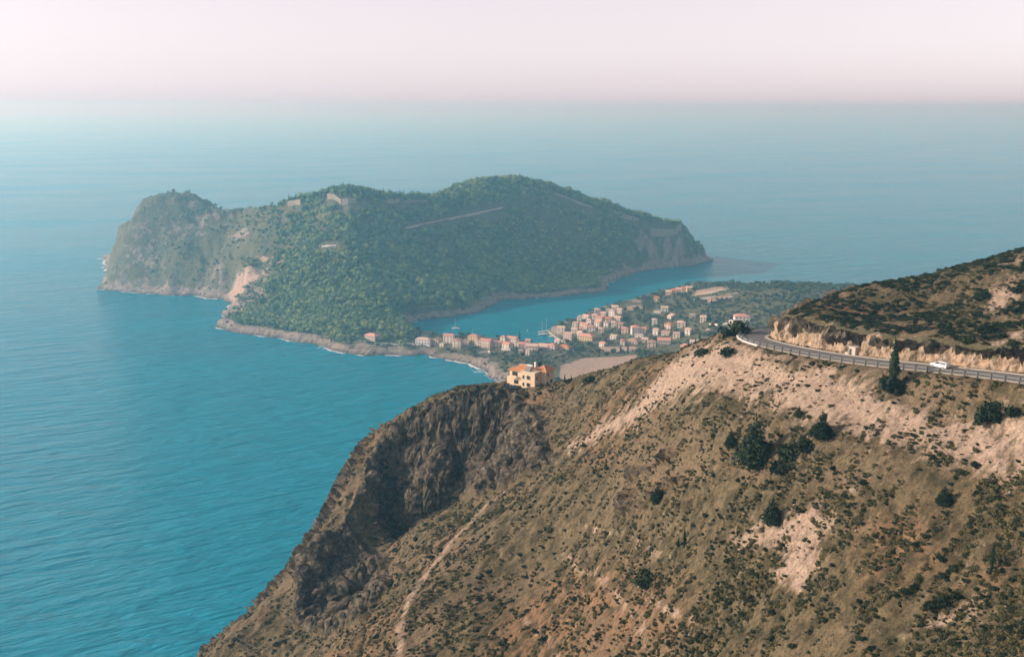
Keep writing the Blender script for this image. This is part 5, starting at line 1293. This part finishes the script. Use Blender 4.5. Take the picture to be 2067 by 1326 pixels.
# ------------------------------------------------------------------ ochre house on the ridge
g = gp(1067, 786); OH = empty('ochre_house', (g[0], g[1]+6.5, g[2]), math.radians(-33)); OH.scale = (0.95, 0.95, 0.82); tag(OH, 'ochre two-storey house with orange hip roofs and rooftop solar heater on the ridge', 'house')
HOUSES.append((g[0], g[1]+6.5, 9))
OM, OT = M['ochre_wall'], M['ochre_trim']
# plan: left wing x -9.2..-0.4, centre tower block x -0.4..3.4 (forward), right wing behind on the y side
def oh_window(x, y, z, w, h, face, door=False):
    """face: 'f' front (-y) or 'r' right (+x)"""
    nm = 'door' if door else 'window'
    r = link_mesh(nm, MB().box(-w/2-0.12, w/2+0.12, -0.10, 0.02, -0.1, h+0.12).mesh(nm, OT), OH)
    MB().box(-w/2, w/2, -0.13, -0.05, 0, h).build('pane', M['pane'], r)
    if not door: MB().box(-0.04, 0.04, -0.16, -0.12, 0, h).build('mullion', M['shutter'], r)
    r.location = (x, y, z); r.rotation_euler = (0, 0, 0 if face == 'f' else math.pi/2); return r
MB().box(-6.6, 2.6, -3.0, 4.4, -3.0, 6.6).build('main_wall', OM, OH)
MB().box(-0.6, 5.4, -4.1, 0.4, -3.0, 6.75).build('stair_block', OM, OH)
MB().box(2.62, 7.6, 0.42, 6.4, -3.0, 6.9).build('rear_wing_wall', OM, OH)
MB().box(-8.4, -6.62, -2.2, 3.6, -3.0, 3.1).build('side_wing_wall', OM, OH)
MB().box(-0.8, 5.6, -4.3, 0.6, 6.76, 7.25).build('parapet', OT, OH)
for x0, x1, y0, y1 in ((-6.72, 2.72, -3.12, -3.0),): MB().box(x0, x1, y0, y1, 6.25, 6.6).build('cornice', OT, OH)
def hip(x0, x1, y0, y1, z, rise, nm='roof'):
    w, d = x1-x0, y1-y0; cx_, cy_ = (x0+x1)/2, (y0+y1)/2; s_ = min(w, d)/2
    R0, R1 = ((x0+s_, cy_, z+rise), (x1-s_+0.02, cy_, z+rise)) if w >= d else ((cx_, y0+s_, z+rise), (cx_, y1-s_+0.02, z+rise))
    V = [(x0,y0,z-0.18),(x1,y0,z-0.18),(x1,y1,z-0.18),(x0,y1,z-0.18),(x0,y0,z),(x1,y0,z),(x1,y1,z),(x0,y1,z),R0,R1]
    fs = ([(4,5,9,8),(5,6,9),(6,7,8,9),(7,4,8)] if w >= d else [(4,5,8),(5,6,9,8),(6,7,9),(7,4,8,9)])+[(3,2,1,0),(0,1,5,4),(1,2,6,5),(2,3,7,6),(3,0,4,7)]
    ro = MB().add(V, fs).build(nm, M['tile_orange'], OH)
    ring_ = [V[4], V[5], V[6], V[7]]; ends = [8, 9, 9, 8] if w >= d else [8, 8, 9, 9]
    for c_, e_ in zip(ring_, ends):
        e_ = V[e_]; MB().tube((c_[0], c_[1], c_[2]+0.06), (e_[0], e_[1], e_[2]+0.06), 0.13, 0.13, 6).build('ridge_tile', M['tile_pink'], ro)
    MB().tube((R0[0], R0[1], R0[2]+0.06), (R1[0], R1[1], R1[2]+0.06), 0.13, 0.13, 6).build('ridge_tile', M['tile_pink'], ro)
    return ro
hip(-7.2, 3.2, -3.6, 5.0, 6.75, 2.0); hip(2.1, 8.2, -0.2, 7.0, 7.05, 1.9)
for z in (0.6, 3.9):
    oh_window(0.35, -4.1, z, 0.75, 1.6, 'f'); oh_window(2.6, -4.1, z, 1.5, 1.7, 'f'); oh_window(5.4, -2.6, z-0.3 if z > 3 else z-0.5, 0.75, 1.9, 'r')
oh_window(-3.6, -3.0, 0.6, 2.0, 1.8, 'f')
oh_window(7.6, 2.0, 4.6, 0.9, 1.3, 'r'); oh_window(7.6, 1.6, 0.0, 1.2, 2.2, 'r', True); oh_window(7.6, 4.4, 1.2, 1.5, 1.4, 'r')
lg = MB().box(-5.4, -3.0, -3.06, -3.0, 4.05, 6.15).build('loggia_shade_panel', M['pane'], OH)  # flat dark slab: shade of the open recess put into its colour
MB().box(-5.5, -2.9, -3.16, -3.07, 6.15, 6.3).build('lintel', OT, lg)
bl = MB().box(-5.7, -2.7, -4.3, -3.02, 3.55, 3.75).build('balcony', OT, OH)
MB().box(-5.7, -2.7, -4.3, -4.15, 3.76, 4.7).build('balustrade', OM, bl)
# rooftop solar water heater: frame, collector, tank
hx, hy, hz = 1.6, -2.0, 7.25
ht = MB().add([(hx-1.1,hy-1.6,hz+0.15),(hx+1.1,hy-1.6,hz+0.15),(hx+1.1,hy+0.5,hz+1.9),(hx-1.1,hy+0.5,hz+1.9),(hx-1.1,hy-1.7,hz+0.28),(hx+1.1,hy-1.7,hz+0.28),(hx+1.1,hy+0.4,hz+2.03),(hx-1.1,hy+0.4,hz+2.03)],
         [(3,2,1,0),(4,5,6,7),(0,1,5,4),(1,2,6,5),(2,3,7,6),(3,0,4,7)]).build('solar_collector', M['steel'], OH)
MB().tube((hx-1.2, hy+0.75, hz+2.1), (hx+1.2, hy+0.75, hz+2.1), 0.36, 0.36, 12).build('tank', M['hull'], ht)
for sx in (-1, 1): MB().tube((hx+sx, hy+0.75, hz), (hx+sx, hy+0.75, hz+1.9), 0.05, 0.05, 5).build('frame_leg', M['steel'], ht)
MB().box(3.0, 4.0, 2.4, 3.4, 8.0, 10.3).build('chimney', M['black'], OH)
MB().box(1.9, 2.5, 1.2, 1.8, 8.0, 10.4).build('vent_flue', M['white_wall'], OH)
# ground-mounted solar panels beside it
for i in range(4):
    g2 = gp(1020+i*6.5, 784+i*0.6); pr_ = empty('solar_panel', (g2[0], g2[1]+0.4, g2[2]+0.1), math.radians(20)); tag(pr_, '%s tilted blue solar panel at the foot of the ochre house' % ('leftmost', 'second', 'third', 'rightmost')[i], 'solar panel', 'solar panels by the ochre house')
    MB().add([(-0.5,-0.8,0.3),(0.5,-0.8,0.3),(0.5,0.8,1.2),(-0.5,0.8,1.2),(-0.5,-0.83,0.36),(0.5,-0.83,0.36),(0.5,0.77,1.26),(-0.5,0.77,1.26)], [(3,2,1,0),(4,5,6,7),(0,1,5,4),(1,2,6,5),(2,3,7,6),(3,0,4,7)]).build('panel', M['panel'], pr_)
    for sx in (-0.45, 0.45):
        MB().tube((sx, 0.75, -0.6), (sx, 0.75, 1.16), 0.04, 0.04, 5).build('leg', M['steel'], pr_); MB().tube((sx, -0.75, -0.6), (sx, -0.75, 0.3), 0.04, 0.04, 5).build('leg', M['steel'], pr_)

# ------------------------------------------------------------------ roadside shrine hut
s_h = cum[int(np.argmin((ROAD[:, 0]/ROAD[:, 1]-(1712-1033.5)/1990.0)**2 + 1e3*(ROAD[:, 1] > 245)))]
p, n = on_road(s_h, RW+1.25); hut = empty('roadside_hut', (p[0], p[1], p[2]), math.atan2(n[1], n[0])-math.pi/2); tag(hut, 'small square stone hut with a dark doorway at the foot of the rock cut', 'hut')
MB().box(-0.95, 0.95, -0.75, 0.9, -0.3, 1.9).build('wall', M['concrete'], hut); MB().box(-1.1, 1.1, -0.9, 1.05, 1.91, 2.08).build('roof', M['stone_wall'], hut)
MB().box(-0.75, -0.1, -0.80, -0.70, 0.0, 1.45).build('doorway', M['shutter'], hut); MB().box(-1.9, -1.0, -0.9, 0.2, -0.3, 0.45).build('step_wall', M['concrete'], hut)

# ------------------------------------------------------------------ white hatchback on the road
def make_car():
    s_c = cum[int(np.argmin(np.abs(ROAD[:, 0]/ROAD[:, 1]-(1918-1033.5)/1985.0) + 1e3*(ROAD[:, 1] > 225)))]
    p, n = on_road(s_c, 0.9, 0.004); p2, _ = on_road(s_c+1.0, 0.9); d = p2-p
    car = empty('white_car', p, math.atan2(d[1], d[0])); tag(car, 'white hatchback driving left along the mountain road', 'car')
    # stations along +x (front): x, z_low, w_low, z_belt, w_belt, z_top, w_top
    ST = [(-2.05,0.45,0.74,0.80,0.78,0.92,0.66),(-1.98,0.32,0.80,0.90,0.84,1.12,0.66),(-1.70,0.26,0.85,0.94,0.87,1.38,0.62),(-1.20,0.24,0.87,0.94,0.88,1.47,0.63),(-0.40,0.22,0.88,0.93,0.89,1.51,0.64),(0.25,0.22,0.88,0.91,0.88,1.46,0.62),
          (0.75,0.22,0.88,0.90,0.87,1.20,0.62),(1.10,0.22,0.88,0.88,0.86,0.97,0.66),(1.55,0.24,0.86,0.82,0.83,0.88,0.66),(1.90,0.28,0.80,0.72,0.76,0.77,0.62),(2.06,0.38,0.68,0.60,0.66,0.64,0.55)]
    V = []; Fc = []
    for x, zl, wl, zb, wb_, zt, wt in ST:
        zm = zl*0.45+zb*0.55
        for y, z in ((-wl*0.9, zl), (-wl, zl+0.1), (-wb_*1.01, zm), (-wb_*0.97, zb), (-wt, zt-0.05), (-wt*0.82, zt), (wt*0.82, zt), (wt, zt-0.05), (wb_*0.97, zb), (wb_*1.01, zm), (wl, zl+0.1), (wl*0.9, zl)): V.append((x, y, z))
    m_ = 12
    for i in range(len(ST)-1):
        for j in range(m_): Fc.append((i*m_+j, i*m_+(j+1) % m_, (i+1)*m_+(j+1) % m_, (i+1)*m_+j))
    Fc.append(tuple(range(m_-1, -1, -1))); Fc.append(tuple((len(ST)-1)*m_+j for j in range(m_)))
    body = MB().add(V, [tuple(reversed(f_)) for f_ in Fc]).build('body', M['car_white'], car, True)
    def belt(i, sgn, t):      # point on the side glass line at station i
        x, zl, wl, zb, wb_, zt, wt = ST[i]; a = Vector((x, sgn*wb_*0.97, zb)); b = Vector((x, sgn*wt, zt-0.05)); q = a.lerp(b, t); q.y += sgn*0.02; return q
    for sgn in (-1, 1):
        for i0, i1 in ((2, 4), (4, 6)):
            pts = []
            for i in range(i0, i1+1):
                e = Vector((0.05 if i == i0 else (-0.05 if i == i1 else 0), 0, 0)); pts.append((belt(i, sgn, 0.12)+e, belt(i, sgn, 0.90)+e))
            vs = [q for pr2 in pts for q in pr2]; k_ = len(pts)
            MB().add(vs, [(2*i, 2*i+1, 2*i+3, 2*i+2) if sgn < 0 else (2*i, 2*i+2, 2*i+3, 2*i+1) for i in range(k_-1)]).build('side_window', M['glass'], car)
    MB().add([(-2.02,-0.58,0.98),(-2.02,0.58,0.98),(-1.74,0.54,1.345),(-1.74,-0.54,1.345)], [(0,1,2,3)]).build('rear_window', M['glass'], car)
    MB().add([(1.08,-0.62,1.01),(1.08,0.62,1.01),(0.30,0.56,1.462),(0.30,-0.56,1.462)], [(0,1,2,3)]).build('windscreen', M['glass'], car)
    for sgn in (-1, 1):
        MB().box(-2.07, -1.93, min(sgn*0.56, sgn*0.80), max(sgn*0.56, sgn*0.80), 0.80, 0.98).build('tail_light', M['tail'], car)
        MB().box(1.84, 1.99, min(sgn*0.44, sgn*0.70), max(sgn*0.44, sgn*0.70), 0.60, 0.72).build('headlight', M['glass'], car)
        MB().box(0.55, 0.72, min(sgn*0.88, sgn*1.04), max(sgn*0.88, sgn*1.04), 0.93, 1.06).build('wing_mirror', M['car_white'], car)
    MB().box(-2.10, -2.00, -0.70, 0.70, 0.34, 0.50).build('rear_bumper', M['black'], car); MB().box(-2.085, -2.03, -0.26, 0.26, 0.62, 0.74).build('number_plate', M['white_paint'], car)
    for x in (-1.30, 1.28):
        for sgn in (-1, 1):
            wl_ = MB().tube((x, sgn*0.70, 0.31), (x, sgn*0.90, 0.31), 0.31, 0.31, 18).build('wheel', M['tyre'], car); MB().tube((x, sgn*0.86, 0.31), (x, sgn*0.915, 0.31), 0.21, 0.19, 14).build('rim', M['alloy'], wl_)
make_car()

# ------------------------------------------------------------------ haze: one closed box of even, pale air
def make_haze():
    hb = MB(); X = 60000.0; hb.box(-X, X, -X, X, -12.0, 330.0)
    m_ = bpy.data.materials.new('haze'); m_.use_nodes = True; nt = m_.node_tree; nt.nodes.clear()
    out = nt.nodes.new('ShaderNodeOutputMaterial'); pv = nt.nodes.new('ShaderNodeVolumePrincipled')
    pv.inputs['Color'].default_value = (0.30, 0.72, 1.0, 1); pv.inputs['Absorption Color'].default_value = (1.0, 1.0, 1.0, 1); pv.inputs['Density'].default_value = HAZE_DENSITY; pv.inputs['Anisotropy'].default_value = 0.55
    nt.links.new(pv.outputs[0], out.inputs['Volume'])
    o = hb.build('haze', m_); tag(o, 'pale sea haze filling the air', 'haze', kind='stuff')
HAZE_DENSITY = 0.00026
make_haze()
